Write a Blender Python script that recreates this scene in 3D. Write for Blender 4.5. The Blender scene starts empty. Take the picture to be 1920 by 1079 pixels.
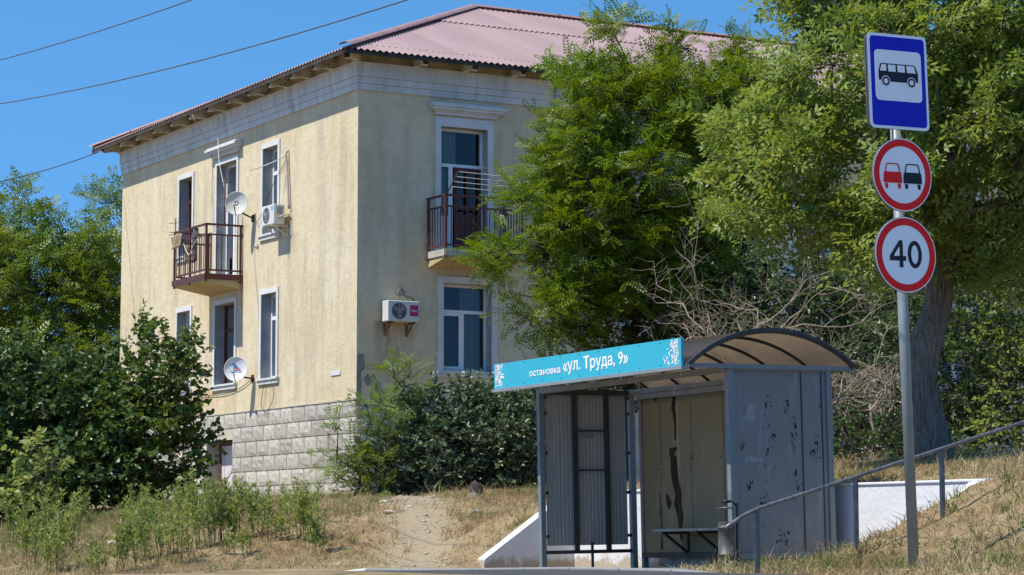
import bpy, bmesh, math, random
import numpy as np
from mathutils import Vector, Matrix

# ------------------------------------------------------------------ camera, sky, sun, exposure
sc = bpy.context.scene
COL = sc.collection
R_ = math.radians
CAMZ = 0.42
cam_d = bpy.data.cameras.new('camera'); cam = bpy.data.objects.new('camera', cam_d); COL.objects.link(cam)
cam.location = (0, 0, CAMZ); cam.rotation_euler = (R_(90 + 5.803), 0, R_(-29.2))
cam_d.sensor_width = 36; cam_d.lens = 36 * 4600 / 1920; cam_d.clip_start = .1; cam_d.clip_end = 6000
sc.camera = cam
SUN_EL, SUN_AZ = 58.0, -88.5            # azimuth clockwise from +Y
world = bpy.data.worlds.new('World'); sc.world = world; world.use_nodes = True
wn = world.node_tree.nodes; wl = world.node_tree.links
sky = wn.new('ShaderNodeTexSky'); sky.sky_type = 'NISHITA'; sky.sun_disc = False
sky.sun_elevation = R_(SUN_EL); sky.sun_rotation = R_(SUN_AZ % 360)
sky.altitude = 300; sky.air_density = 1.0; sky.dust_density = 0.0; sky.ozone_density = 4.0
tc = wn.new('ShaderNodeTexCoord'); mp = wn.new('ShaderNodeMapping'); mp.vector_type = 'POINT'; mp.inputs['Location'].default_value = (0, 0, .30)
wl.new(tc.outputs['Generated'], mp.inputs[0]); wl.new(mp.outputs[0], sky.inputs[0])
hs_ = wn.new('ShaderNodeHueSaturation'); hs_.inputs['Saturation'].default_value = 1.2; hs_.inputs['Hue'].default_value = .492
wl.new(sky.outputs[0], hs_.inputs['Color']); wl.new(hs_.outputs[0], wn['Background'].inputs[0]); wn['Background'].inputs[1].default_value = 0.15
sl = bpy.data.lights.new('sun', 'SUN'); sl.energy = 3.8; sl.angle = R_(.53); sl.color = (1, .95, .86)
sun = bpy.data.objects.new('sun', sl); COL.objects.link(sun)
sdir = Vector((math.sin(R_(SUN_AZ)) * math.cos(R_(SUN_EL)), math.cos(R_(SUN_AZ)) * math.cos(R_(SUN_EL)), math.sin(R_(SUN_EL))))
sun.rotation_euler = sdir.to_track_quat('Z', 'Y').to_euler(); sun.location = sdir * 60
vs = sc.view_settings
vs.view_transform = 'Standard'; vs.look = 'None'; vs.exposure = 0.72; vs.gamma = 1.0; vs.use_curve_mapping = False
sc.cycles.max_bounces = 6; sc.cycles.diffuse_bounces = 3; sc.cycles.glossy_bounces = 3; sc.cycles.transparent_max_bounces = 12; sc.cycles.use_denoising = True
sc.cycles.caustics_reflective = False; sc.cycles.caustics_refractive = False

FW = Vector((math.sin(R_(29.2)), math.cos(R_(29.2)), 0)); RT = Vector((math.cos(R_(29.2)), -math.sin(R_(29.2)), 0))
rnd = random.Random(7)
rng = np.random.default_rng(11)

# ------------------------------------------------------------------ materials
MATS = {}
def nodes_of(name):
    m = bpy.data.materials.new(name); m.use_nodes = True
    return m, m.node_tree.nodes, m.node_tree.links, m.node_tree.nodes['Principled BSDF']
def mix(n, l, fac, a, b):
    x = n.new('ShaderNodeMix'); x.data_type = 'RGBA'
    if isinstance(fac, (int, float)): x.inputs[0].default_value = fac
    else: l.new(fac, x.inputs[0])
    for i, c in ((6, a), (7, b)):
        if isinstance(c, tuple): x.inputs[i].default_value = (*c[:3], 1)
        else: l.new(c, x.inputs[i])
    return x.outputs[2]
def pos_node(n, l, scale=(1, 1, 1), obj=False):
    if obj:
        g = n.new('ShaderNodeTexCoord').outputs['Object']
    else:
        g = n.new('ShaderNodeNewGeometry').outputs['Position']
    mp = n.new('ShaderNodeMapping'); mp.inputs['Scale'].default_value = scale
    l.new(g, mp.inputs[0]); return mp.outputs[0]
def noise(n, l, vec, scale, detail=5, rough=.55):
    t = n.new('ShaderNodeTexNoise'); t.inputs['Scale'].default_value = scale
    t.inputs['Detail'].default_value = detail; t.inputs['Roughness'].default_value = rough
    l.new(vec, t.inputs['Vector']); return t.outputs['Fac']
def ramp(n, l, fac, a, b, ca=(0, 0, 0), cb=(1, 1, 1)):
    r = n.new('ShaderNodeValToRGB'); e = r.color_ramp.elements
    e[0].position = a; e[0].color = (*ca, 1); e[1].position = b; e[1].color = (*cb, 1)
    l.new(fac, r.inputs[0]); return r.outputs[0]
def bump(n, l, bs, h, strength, dist):
    b = n.new('ShaderNodeBump'); b.inputs['Strength'].default_value = strength; b.inputs['Distance'].default_value = dist
    l.new(h, b.inputs['Height']); l.new(b.outputs[0], bs.inputs['Normal'])
def pm(name, c1, c2=None, scale=3., rough=.7, metal=0., bmp=0., bscale=40., stretch=(1, 1, 1), dirt=None, dirt_at=(.55, .75), dscale=1.2, spec=.3, obj=False, orand=None):
    m, n, l, bs = nodes_of(name)
    bs.inputs['Roughness'].default_value = rough; bs.inputs['Metallic'].default_value = metal
    bs.inputs['Specular IOR Level'].default_value = spec
    v = pos_node(n, l, stretch, obj)
    col = mix(n, l, ramp(n, l, noise(n, l, v, scale), .35, .65), c1, c2 or tuple(c * .8 for c in c1))
    if orand:
        oi = n.new('ShaderNodeObjectInfo'); col = mix(n, l, oi.outputs['Random'], col, mix(n, l, 1.0, col, orand))
    if dirt:
        col = mix(n, l, ramp(n, l, noise(n, l, v, dscale, 8, .65), *dirt_at), col, dirt)
    l.new(col, bs.inputs['Base Color'])
    if bmp: bump(n, l, bs, noise(n, l, pos_node(n, l, (1, 1, 1), obj), bscale, 6, .6), bmp, .02)
    MATS[name] = m; return m

def wall_mat(name, c1, c2, streak, grime):
    m, n, l, bs = nodes_of(name); bs.inputs['Roughness'].default_value = .92; bs.inputs['Specular IOR Level'].default_value = .12
    p = pos_node(n, l); ps = pos_node(n, l, (1.3, 1.3, .2))
    col = mix(n, l, ramp(n, l, noise(n, l, p, .55, 6, .6), .35, .68), c1, c2)
    st = ramp(n, l, noise(n, l, ps, 1.6, 7, .68), .48, .76)
    col = mix(n, l, st, col, streak)
    ps2 = pos_node(n, l, (3, 3, .4))
    col = mix(n, l, ramp(n, l, noise(n, l, p, 4.5, 7, .7), .45, .75), col, mix(n, l, .5, col, streak))
    g = n.new('ShaderNodeMath'); g.operation = 'MULTIPLY'; l.new(ramp(n, l, noise(n, l, ps2, 1.3, 6, .7), .5, .72), g.inputs[0])
    l.new(ramp(n, l, noise(n, l, p, .33, 4, .6), .5, .72), g.inputs[1])
    col = mix(n, l, g.outputs[0], col, grime)
    sep = n.new('ShaderNodeSeparateXYZ'); l.new(p, sep.inputs[0])
    def mth(op, a, b=None, c=None):
        q = n.new('ShaderNodeMath'); q.operation = op
        for i_, v_ in enumerate((a, b, c)):
            if v_ is None: continue
            if isinstance(v_, (int, float)): q.inputs[i_].default_value = v_
            else: l.new(v_, q.inputs[i_])
        return q.outputs[0]
    rag = noise(n, l, pos_node(n, l, (5, 5, .9)), 1.8, 7, .7)
    for ax, a_, w_, top, ln, cc, k_ in ((0, 22.35, .30, 4.86, 1.3, (.24, .17, .10), .75), (0, 22.85, .30, 4.86, 1.1, (.26, .19, .11), .6), (1, 51.45, .22, 6.2, 2.6, (.50, .33, .16), .7), (1, 53.4, .3, 6.2, 2.4, (.50, .33, .16), .6), (1, 53.6, 2.2, 3.9, 1.1, (.60, .42, .20), .8),
                                          (1, 47.1, .6, 9.4, 3.6, (.46, .42, .34), .5), (1, 48.6, .35, 7.0, 2.0, (.42, .36, .26), .6), (0, 24.3, .8, 6.1, .8, (.38, .29, .15), .7), (1, 49.8, .5, 3.8, .9, (.46, .36, .2), .6)):
        da = mth('ABSOLUTE', mth('SUBTRACT', sep.outputs[ax], a_)); fa = mth('SUBTRACT', 1., mth('DIVIDE', da, w_))
        dz = mth('DIVIDE', mth('SUBTRACT', top, sep.outputs[2]), ln); fz = mth('MULTIPLY', mth('SUBTRACT', 1., dz), mth('GREATER_THAN', dz, 0.))
        msk = mth('MULTIPLY', mth('MULTIPLY', mth('MAXIMUM', mth('MINIMUM', fa, 1.), 0.), mth('MAXIMUM', fz, 0.)), mth('MULTIPLY', ramp(n, l, rag, .38, .62), k_ * 1.6))
        col = mix(n, l, mth('MINIMUM', msk, .85), col, cc)
    col = mix(n, l, ramp(n, l, noise(n, l, p, 55, 3, .7), .3, .75), col, mix(n, l, .22, col, (.30, .24, .14)))
    l.new(col, bs.inputs['Base Color'])
    h = n.new('ShaderNodeMath'); h.operation = 'ADD'
    l.new(noise(n, l, p, 38, 5, .65), h.inputs[0]); l.new(noise(n, l, p, 9, 4, .6), h.inputs[1])
    bump(n, l, bs, h.outputs[0], .55, .03)
    MATS[name] = m
wall_mat('stucco', (.68, .56, .36), (.73, .64, .46), (.46, .385, .26), (.34, .31, .265))
pm('frieze', (.58, .50, .36), (.44, .37, .26), 2, .9, dirt=(.24, .20, .15), dirt_at=(.5, .8), bmp=.2)
pm('cornice', (.62, .63, .62), (.52, .53, .53), 2.5, .85, bmp=.15, stretch=(2, 2, .3), dirt=(.28, .29, .29), dirt_at=(.52, .8), dscale=1.6)
pm('trim', (.63, .63, .62), (.55, .55, .54), 3, .85, bmp=.25, bscale=30, dirt=(.45, .43, .4), dirt_at=(.6, .85), dscale=2.5)
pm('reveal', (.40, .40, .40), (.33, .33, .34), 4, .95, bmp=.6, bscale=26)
pm('stone', (.60, .56, .48), (.47, .44, .38), 22, .95, bmp=1., bscale=45, dirt=(.36, .34, .31), dirt_at=(.5, .8), dscale=5, spec=.1, orand=(.40, .37, .32))
pm('mortar', (.50, .45, .36), (.42, .38, .31), 5, .95, bmp=.3)
pm('plaster_bare', (.30, .27, .24), (.22, .20, .18), 8, .95, bmp=.6, bscale=30)
pm('roof_sheet', (.34, .225, .215), (.37, .25, .24), 1.2, .62, stretch=(1, .3, 1), dirt=(.27, .18, .17), dirt_at=(.5, .85), dscale=.9, spec=.35, orand=(.29, .20, .19))
pm('roof_cap', (.30, .18, .17), (.33, .21, .2), 2, .6)
pm('soffit', (.62, .57, .47), (.5, .44, .35), 3, .9, dirt=(.16, .12, .085), dirt_at=(.5, .7), dscale=3, bmp=.5, bscale=20)
pm('bracket', (.60, .55, .46), (.45, .40, .33), 4, .9, dirt=(.14, .11, .085), dirt_at=(.52, .72), dscale=4, bmp=.5, bscale=20)
pm('bracket_end', (.035, .03, .028), (.07, .06, .05), 6, .9)
pm('pvc', (.78, .79, .80), (.72, .73, .74), 3, .35, spec=.5)
pm('brown_frame', (.10, .035, .03), (.07, .025, .02), 6, .5)
pm('maroon', (.12, .034, .030), (.085, .026, .022), 8, .5, dirt=(.16, .07, .04), dirt_at=(.6, .8), dscale=9, spec=.4)
pm('concrete', (.46, .42, .36), (.36, .33, .28), 4, .95, bmp=.5, bscale=25, dirt=(.22, .2, .17), dirt_at=(.55, .8), dscale=3)
pm('ochre_under', (.48, .38, .20), (.40, .31, .17), 3, .95, bmp=.2)
pm('wood_door', (.66, .62, .62), (.58, .54, .55), 6, .8, stretch=(6, 6, .4), dirt=(.34, .3, .29), dirt_at=(.58, .78), dscale=3, orand=(.5, .47, .47))
pm('door_brown', (.17, .08, .06), (.12, .06, .05), 6, .8)
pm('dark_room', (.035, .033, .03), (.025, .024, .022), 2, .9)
pm('curtain', (.50, .50, .48), (.36, .36, .36), 9, .9, stretch=(3, 3, .1))
pm('dish', (.56, .55, .50), (.50, .49, .45), 4, .5, dirt=(.34, .28, .2), dirt_at=(.6, .8), dscale=6)
pm('dish_white', (.68, .69, .70), (.63, .64, .65), 4, .45)
pm('dark_metal', (.05, .05, .055), (.035, .035, .04), 8, .5, metal=.5)
pm('rust', (.13, .06, .045), (.08, .04, .03), 10, .8)
pm('ac_white', (.62, .61, .57), (.56, .55, .52), 4, .5, dirt=(.42, .38, .3), dirt_at=(.6, .8), dscale=5)
pm('ac_dark', (.04, .04, .04), (.06, .06, .06), 8, .6)
pm('ac_grey', (.30, .30, .31), (.26, .26, .27), 8, .5)
pm('magenta', (.42, .02, .12), (.38, .02, .11), 5, .5)
pm('white_print', (.8, .8, .8), (.78, .78, .78), 5, .6)
pm('blue_print', (.07, .2, .55), (.06, .18, .5), 5, .6)
pm('cyan_print', (.02, .36, .66), (.02, .34, .62), 5, .6)
pm('red_print', (.62, .12, .12), (.58, .11, .11), 5, .6)
pm('cable', (.10, .095, .09), (.07, .07, .065), 5, .7)
pm('cable_pale', (.46, .42, .36), (.38, .34, .3), 5, .7)
pm('rope', (.62, .6, .55), (.55, .53, .5), 5, .8)
pm('pipe_wrap', (.44, .38, .35), (.34, .29, .27), 20, .8, bmp=.4)
pm('cloth_tan', (.36, .27, .17), (.26, .19, .12), 20, .9)
pm('cloth_dark', (.07, .065, .07), (.12, .11, .11), 12, .95)
# shelter
pm('shelter_paint', (.175, .20, .21), (.155, .175, .185), 3, .5, spec=.4)
pm('shelter_dark', (.045, .05, .053), (.032, .036, .038), 6, .5, spec=.4)
pm('corrugated', (.34, .35, .34), (.28, .29, .285), 2.5, .5, stretch=(1, 1, .3), dirt=(.17, .17, .165), dirt_at=(.55, .8), dscale=3, spec=.4)
pm('bench_paint', (.22, .25, .25), (.17, .19, .19), 4, .5)
pm('tear_dark', (.012, .011, .01), (.03, .024, .02), 12, .9)
pm('sign_cyan', (.03, .37, .48), (.045, .41, .52), .8, .45, spec=.4)
pm('sticker', (.25, .275, .285), (.2, .22, .23), 14, .7)
def panel_mat(name, c1, c2, chip, lo, hi, sc_=9., band=True):
    m, n, l, bs = nodes_of(name); bs.inputs['Roughness'].default_value = .62; bs.inputs['Specular IOR Level'].default_value = .3
    p = pos_node(n, l)
    col = mix(n, l, ramp(n, l, noise(n, l, p, 1.6, 5, .6), .3, .7), c1, c2)
    col = mix(n, l, ramp(n, l, noise(n, l, pos_node(n, l, (5, 5, .7)), 2.2, 6, .6), .55, .75), col, tuple(c * 1.25 for c in c1))
    g = n.new('ShaderNodeMath'); g.operation = 'MULTIPLY'
    l.new(ramp(n, l, noise(n, l, p, sc_, 9, .72), lo, lo + .02), g.inputs[0])
    l.new(ramp(n, l, noise(n, l, pos_node(n, l, (1, 1, .8)), 2.1, 3, .5), hi, hi + .04), g.inputs[1])
    col = mix(n, l, g.outputs[0], col, chip)
    l.new(col, bs.inputs['Base Color']); MATS[name] = m
panel_mat('panel_chipped', (.19, .197, .195), (.163, .17, .17), (.03, .033, .038), .615, .52, 20)
panel_mat('panel_olive', (.18, .168, .108), (.155, .147, .096), (.05, .04, .03), .66, .5, 7)
def poly_mat():
    m, n, l, bs = nodes_of('polycarbonate')
    bs.inputs['Base Color'].default_value = (.10, .085, .07, 1); bs.inputs['Roughness'].default_value = .3
    tl = n.new('ShaderNodeBsdfTranslucent'); tp = n.new('ShaderNodeBsdfTransparent')
    v = pos_node(n, l)
    tl_c = mix(n, l, ramp(n, l, noise(n, l, v, 1.7, 6, .6), .35, .7), (.31, .21, .13), (.20, .14, .095))
    l.new(tl_c, tl.inputs[0]); tp.inputs[0].default_value = (.42, .3, .2, 1)
    a = n.new('ShaderNodeMixShader'); a.inputs[0].default_value = .5; l.new(bs.outputs[0], a.inputs[1]); l.new(tl.outputs[0], a.inputs[2])
    b = n.new('ShaderNodeMixShader'); b.inputs[0].default_value = .22; l.new(a.outputs[0], b.inputs[1]); l.new(tp.outputs[0], b.inputs[2])
    l.new(b.outputs[0], n['Material Output'].inputs[0]); MATS['polycarbonate'] = m
poly_mat()
def glass_mat():
    m, n, l, bs = nodes_of('glass')
    tp = n.new('ShaderNodeBsdfTransparent'); tp.inputs[0].default_value = (.72, .78, .78, 1)
    gl = n.new('ShaderNodeBsdfGlossy'); gl.inputs['Roughness'].default_value = .02
    lw = n.new('ShaderNodeFresnel'); lw.inputs[0].default_value = 1.7
    ms = n.new('ShaderNodeMixShader'); l.new(lw.outputs[0], ms.inputs[0]); l.new(tp.outputs[0], ms.inputs[1]); l.new(gl.outputs[0], ms.inputs[2])
    l.new(ms.outputs[0], n['Material Output'].inputs[0]); MATS['glass'] = m
glass_mat()
pm('galvanised', (.30, .33, .33), (.25, .28, .28), 6, .5, metal=.3, dirt=(.2, .2, .2), dirt_at=(.6, .8), dscale=7)
pm('sign_white', (.90, .92, .95), (.88, .90, .93), 3, .4)
pm('sign_blue', (.008, .008, .52), (.007, .007, .48), 3, .35)
pm('sign_red', (.86, .006, .006), (.82, .006, .006), 3, .4)
pm('sign_red_pale', (.40, .03, .06), (.40, .03, .06), 3, .4)
pm('sign_black', (.012, .014, .022), (.01, .012, .02), 3, .4)
pm('sign_back', (.11, .12, .12), (.09, .1, .1), 5, .5, metal=.4)
pm('rail_metal', (.12, .12, .12), (.22, .22, .22), 18, .45, metal=.6, stretch=(1, 1, .5))
pm('bin_metal', (.085, .08, .07), (.13, .125, .115), 7, .55, metal=.3, dirt=(.08, .075, .065), dirt_at=(.5, .75), dscale=6)
pm('whitewash', (.66, .66, .67), (.60, .60, .62), 2, .9, bmp=.5, bscale=14, dirt=(.5, .49, .47), dirt_at=(.62, .85), dscale=3)
def splash():
    m = MATS['whitewash']; n, l = m.node_tree.nodes, m.node_tree.links; bs = n['Principled BSDF']; src = bs.inputs['Base Color'].links[0].from_socket
    sx_ = n.new('ShaderNodeSeparateXYZ'); g_ = n.new('ShaderNodeNewGeometry'); l.new(g_.outputs['Position'], sx_.inputs[0])
    a = n.new('ShaderNodeMath'); a.operation = 'MULTIPLY_ADD'; a.inputs[1].default_value = -1.6; a.inputs[2].default_value = .62; l.new(sx_.outputs[2], a.inputs[0])
    b = n.new('ShaderNodeMath'); b.operation = 'ADD'; l.new(a.outputs[0], b.inputs[0]); l.new(noise(n, l, pos_node(n, l), 5, 8, .7), b.inputs[1])
    col = mix(n, l, ramp(n, l, b.outputs[0], .85, 1.15), src, (.40, .34, .26))
    col = mix(n, l, ramp(n, l, noise(n, l, pos_node(n, l, (4, 4, .5)), 2.5, 7, .7), .6, .72), col, (.44, .43, .41)); l.new(col, bs.inputs['Base Color'])
splash()
pm('kerb_white', (.70, .70, .68), (.55, .54, .52), 6, .85, bmp=.3)
pm('kerb_grey', (.20, .21, .22), (.26, .26, .26), 6, .9, bmp=.3)
pm('asphalt', (.17, .16, .145), (.22, .205, .18), 3, .9, bmp=.6, bscale=70, dirt=(.32, .27, .2), dirt_at=(.45, .75), dscale=1.4)
pm('road_asphalt', (.055, .055, .055), (.07, .068, .066), 3, .9, bmp=.6, bscale=80)
pm('limestone', (.55, .50, .42), (.40, .36, .30), 20, .9)
# vegetation
def leaf_mat(name, c1, c2, c3, trans=.35, nscale=.9, rough=.45, spec=.35):
    m, n, l, bs = nodes_of(name); bs.inputs['Roughness'].default_value = rough; bs.inputs['Specular IOR Level'].default_value = spec
    g = n.new('ShaderNodeNewGeometry')
    a = mix(n, l, g.outputs['Random Per Island'], c1, c2)
    a = mix(n, l, ramp(n, l, noise(n, l, pos_node(n, l), nscale, 3, .5), .4, .7), a, c3)
    l.new(a, bs.inputs['Base Color'])
    tl = n.new('ShaderNodeBsdfTranslucent')
    hs = n.new('ShaderNodeHueSaturation'); hs.inputs['Value'].default_value = 1.5; hs.inputs['Hue'].default_value = .485; hs.inputs['Saturation'].default_value = 1.1
    l.new(a, hs.inputs['Color']); l.new(hs.outputs[0], tl.inputs[0])
    ms = n.new('ShaderNodeMixShader'); ms.inputs[0].default_value = trans
    l.new(bs.outputs[0], ms.inputs[1]); l.new(tl.outputs[0], ms.inputs[2]); l.new(ms.outputs[0], n['Material Output'].inputs[0])
    MATS[name] = m
leaf_mat('leaf_locust', (.075, .145, .008), (.165, .25, .012), (.17, .215, .010))
leaf_mat('leaf_ash', (.10, .165, .030), (.26, .33, .075), (.235, .28, .05), .38, rough=.45, spec=.3)
leaf_mat('leaf_ash_far', (.10, .17, .022), (.15, .215, .035), (.17, .21, .028))
leaf_mat('leaf_poplar', (.07, .12, .02), (.11, .165, .035), (.09, .135, .022), .3, rough=.35, spec=.5)
leaf_mat('leaf_lilac', (.07, .11, .05), (.12, .165, .08), (.09, .135, .055), .22, rough=.4, spec=.45)
leaf_mat('leaf_dark', (.045, .085, .018), (.08, .13, .034), (.06, .105, .024), .25, rough=.4)
leaf_mat('leaf_weed', (.15, .215, .05), (.25, .30, .085), (.26, .29, .08), .42)
leaf_mat('grass_dry', (.40, .305, .165), (.50, .41, .24), (.29, .20, .10), .25, .5, rough=.7, spec=.1)
leaf_mat('grass_green', (.10, .14, .03), (.18, .20, .06), (.20, .20, .07), .3, .7, rough=.6, spec=.2)
pm('bark', (.27, .235, .20), (.11, .09, .075), 9, .95, stretch=(4, 4, .35), bmp=1., bscale=26, spec=.1)
pm('bark_dark', (.06, .05, .04), (.04, .033, .027), 6, .95, bmp=.6)
pm('dead_wood', (.38, .31, .235), (.26, .215, .16), 6, .9)
pm('weed_stem', (.14, .15, .05), (.20, .17, .08), 6, .8)
def ground_mat():
    m, n, l, bs = nodes_of('ground'); bs.inputs['Roughness'].default_value = .97; bs.inputs['Specular IOR Level'].default_value = .05
    p = pos_node(n, l)
    col = mix(n, l, ramp(n, l, noise(n, l, p, .9, 8, .65), .35, .65), (.30, .21, .115), (.38, .29, .17))
    col = mix(n, l, ramp(n, l, noise(n, l, p, 2.3, 7, .7), .5, .7), col, (.25, .165, .085))
    col = mix(n, l, ramp(n, l, noise(n, l, p, 1.1, 6, .6), .56, .68), col, (.15, .15, .055))
    at = n.new('ShaderNodeAttribute'); at.attribute_name = 'path'
    gr = mix(n, l, ramp(n, l, noise(n, l, p, 14, 6, .7), .35, .65), (.33, .255, .16), (.41, .33, .22))
    col = mix(n, l, at.outputs['Fac'], col, gr)
    l.new(col, bs.inputs['Base Color'])
    h = n.new('ShaderNodeMath'); h.operation = 'ADD'; l.new(noise(n, l, p, 26, 8, .7), h.inputs[0]); l.new(noise(n, l, p, 5, 5, .6), h.inputs[1])
    bump(n, l, bs, h.outputs[0], .9, .05); MATS['ground'] = m
ground_mat()

# ------------------------------------------------------------------ helpers
def put(o, parent=None):
    COL.objects.link(o)
    if parent is not None: o.parent = parent
    return o
def tag(o, label, cat=None, group=None, kind=None):
    if label: o['label'] = label
    if cat: o['category'] = cat
    if group: o['group'] = group
    if kind: o['kind'] = kind
    return o
def empty(name, loc, label=None, cat=None, group=None):
    o = bpy.data.objects.new(name, None); o.location = loc; o.empty_display_size = .2
    put(o); return tag(o, label, cat, group)
class MB:
    def __init__(s): s.v = []; s.f = []; s.sm = []
    def add(s, vs_, fs, smooth=False):
        b = len(s.v); s.v += [tuple(q) for q in vs_]; s.f += [tuple(i + b for i in f) for f in fs]; s.sm += [smooth] * len(fs); return s
    def box(s, x0, x1, y0, y1, z0, z1):
        return s.add([(x0, y0, z0), (x1, y0, z0), (x1, y1, z0), (x0, y1, z0), (x0, y0, z1), (x1, y0, z1), (x1, y1, z1), (x0, y1, z1)],
                     [(3, 2, 1, 0), (4, 5, 6, 7), (0, 1, 5, 4), (1, 2, 6, 5), (2, 3, 7, 6), (3, 0, 4, 7)])
    def prism(s, poly, fn, a, b):          # fn(p, q, h) -> xyz ; poly list of (p,q)
        k = len(poly); vs_ = [fn(p, q, a) for p, q in poly] + [fn(p, q, b) for p, q in poly]
        return s.add(vs_, [tuple(range(k))[::-1], tuple(range(k, 2 * k))] + [(i, (i + 1) % k, k + (i + 1) % k, k + i) for i in range(k)])
    def tube(s, pts, r, n=6, cap=True):
        pts = [Vector(p) for p in pts]; k = len(pts); rs = r if isinstance(r, (list, tuple)) else [r] * k
        vs_ = []; ref = Vector((0, 0, 1))
        t0 = (pts[1] - pts[0]).normalized()
        if abs(t0.dot(ref)) > .9: ref = Vector((1, 0, 0))
        for i, p in enumerate(pts):
            t = (pts[min(i + 1, k - 1)] - pts[max(i - 1, 0)]).normalized()
            a = t.cross(ref).normalized(); b = t.cross(a).normalized()
            for j in range(n):
                an = 2 * math.pi * j / n
                vs_.append(p + (a * math.cos(an) + b * math.sin(an)) * rs[i])
        fs = [(i * n + j, i * n + (j + 1) % n, (i + 1) * n + (j + 1) % n, (i + 1) * n + j) for i in range(k - 1) for j in range(n)]
        s.add(vs_, fs, True)
        if cap:
            b0 = len(s.v) - k * n
            s.f += [tuple(b0 + j for j in range(n))[::-1], tuple(b0 + (k - 1) * n + j for j in range(n))]; s.sm += [False, False]
        return s
    def bar(s, p, q, w, h=None):           # rectangular bar between two points
        p, q = Vector(p), Vector(q); h = h or w; t = (q - p).normalized(); ref = Vector((0, 0, 1)) if abs(t.z) < .9 else Vector((1, 0, 0))
        a = t.cross(ref).normalized() * w / 2; b = t.cross(a).normalized() * h / 2
        vs_ = [p - a - b, p + a - b, p + a + b, p - a + b, q - a - b, q + a - b, q + a + b, q - a + b]
        return s.add(vs_, [(3, 2, 1, 0), (4, 5, 6, 7), (0, 1, 5, 4), (1, 2, 6, 5), (2, 3, 7, 6), (3, 0, 4, 7)])
    def build(s, name, mat, parent=None, bevel=0, fix=True):
        me = bpy.data.meshes.new(name); me.from_pydata(s.v, [], s.f); me.polygons.foreach_set('use_smooth', s.sm)
        if fix or bevel:
            bm = bmesh.new(); bm.from_mesh(me); bmesh.ops.recalc_face_normals(bm, faces=bm.faces)
            if bevel: bmesh.ops.bevel(bm, geom=list(bm.edges), offset=bevel, segments=2, affect='EDGES', profile=.5, clamp_overlap=True)
            bm.to_mesh(me); bm.free()
        me.materials.append(MATS[mat]); return put(bpy.data.objects.new(name, me), parent)
def share(o, name, parent, loc=(0, 0, 0)):
    c = bpy.data.objects.new(name, o.data); c.location = loc; return put(c, parent)
def box(name, mat, parent, *b, bevel=0): return MB().box(*b).build(name, mat, parent, bevel)
def text_mesh(s, font_off=.0):
    cu = bpy.data.curves.new('lettering', 'FONT'); cu.body = s; cu.size = 1; cu.offset = font_off; cu.resolution_u = 3
    o = bpy.data.objects.new('lettering', cu); COL.objects.link(o)
    dg = bpy.context.evaluated_depsgraph_get(); me = bpy.data.meshes.new_from_object(o.evaluated_get(dg))
    COL.objects.unlink(o); bpy.data.objects.remove(o); return me
def lettering(s, parent, mat, fn, p0, p1, q0, q1, off=.0, keep=False):
    me = text_mesh(s, off); n = len(me.vertices); co = np.zeros(n * 3); me.vertices.foreach_get('co', co); co = co.reshape(-1, 3)
    lo, hi = co.min(0), co.max(0)
    out = [fn(p0 + (x - lo[0]) / (hi[0] - lo[0]) * (p1 - p0), q0 + (y - lo[1]) / (hi[1] - lo[1]) * (q1 - q0)) for x, y, _ in co]
    me.vertices.foreach_set('co', np.array(out, dtype=float).ravel()); me.update(); me.materials.clear(); me.materials.append(MATS[mat])
    return put(bpy.data.objects.new('lettering', me), parent)
def np_mesh(name, V, Q, mat, parent=None, smooth=False):
    me = bpy.data.meshes.new(name); V = np.asarray(V, np.float32); Q = np.asarray(Q, np.int32); k = Q.shape[1]
    me.vertices.add(len(V)); me.vertices.foreach_set('co', V.ravel())
    me.loops.add(Q.size); me.loops.foreach_set('vertex_index', Q.ravel())
    me.polygons.add(len(Q)); me.polygons.foreach_set('loop_start', np.arange(len(Q), dtype=np.int32) * k)
    me.polygons.foreach_set('loop_total', np.full(len(Q), k, np.int32))
    if smooth: me.polygons.foreach_set('use_smooth', np.ones(len(Q), bool))
    me.update(calc_edges=True); me.materials.append(MATS[mat]); return put(bpy.data.objects.new(name, me), parent)

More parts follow.
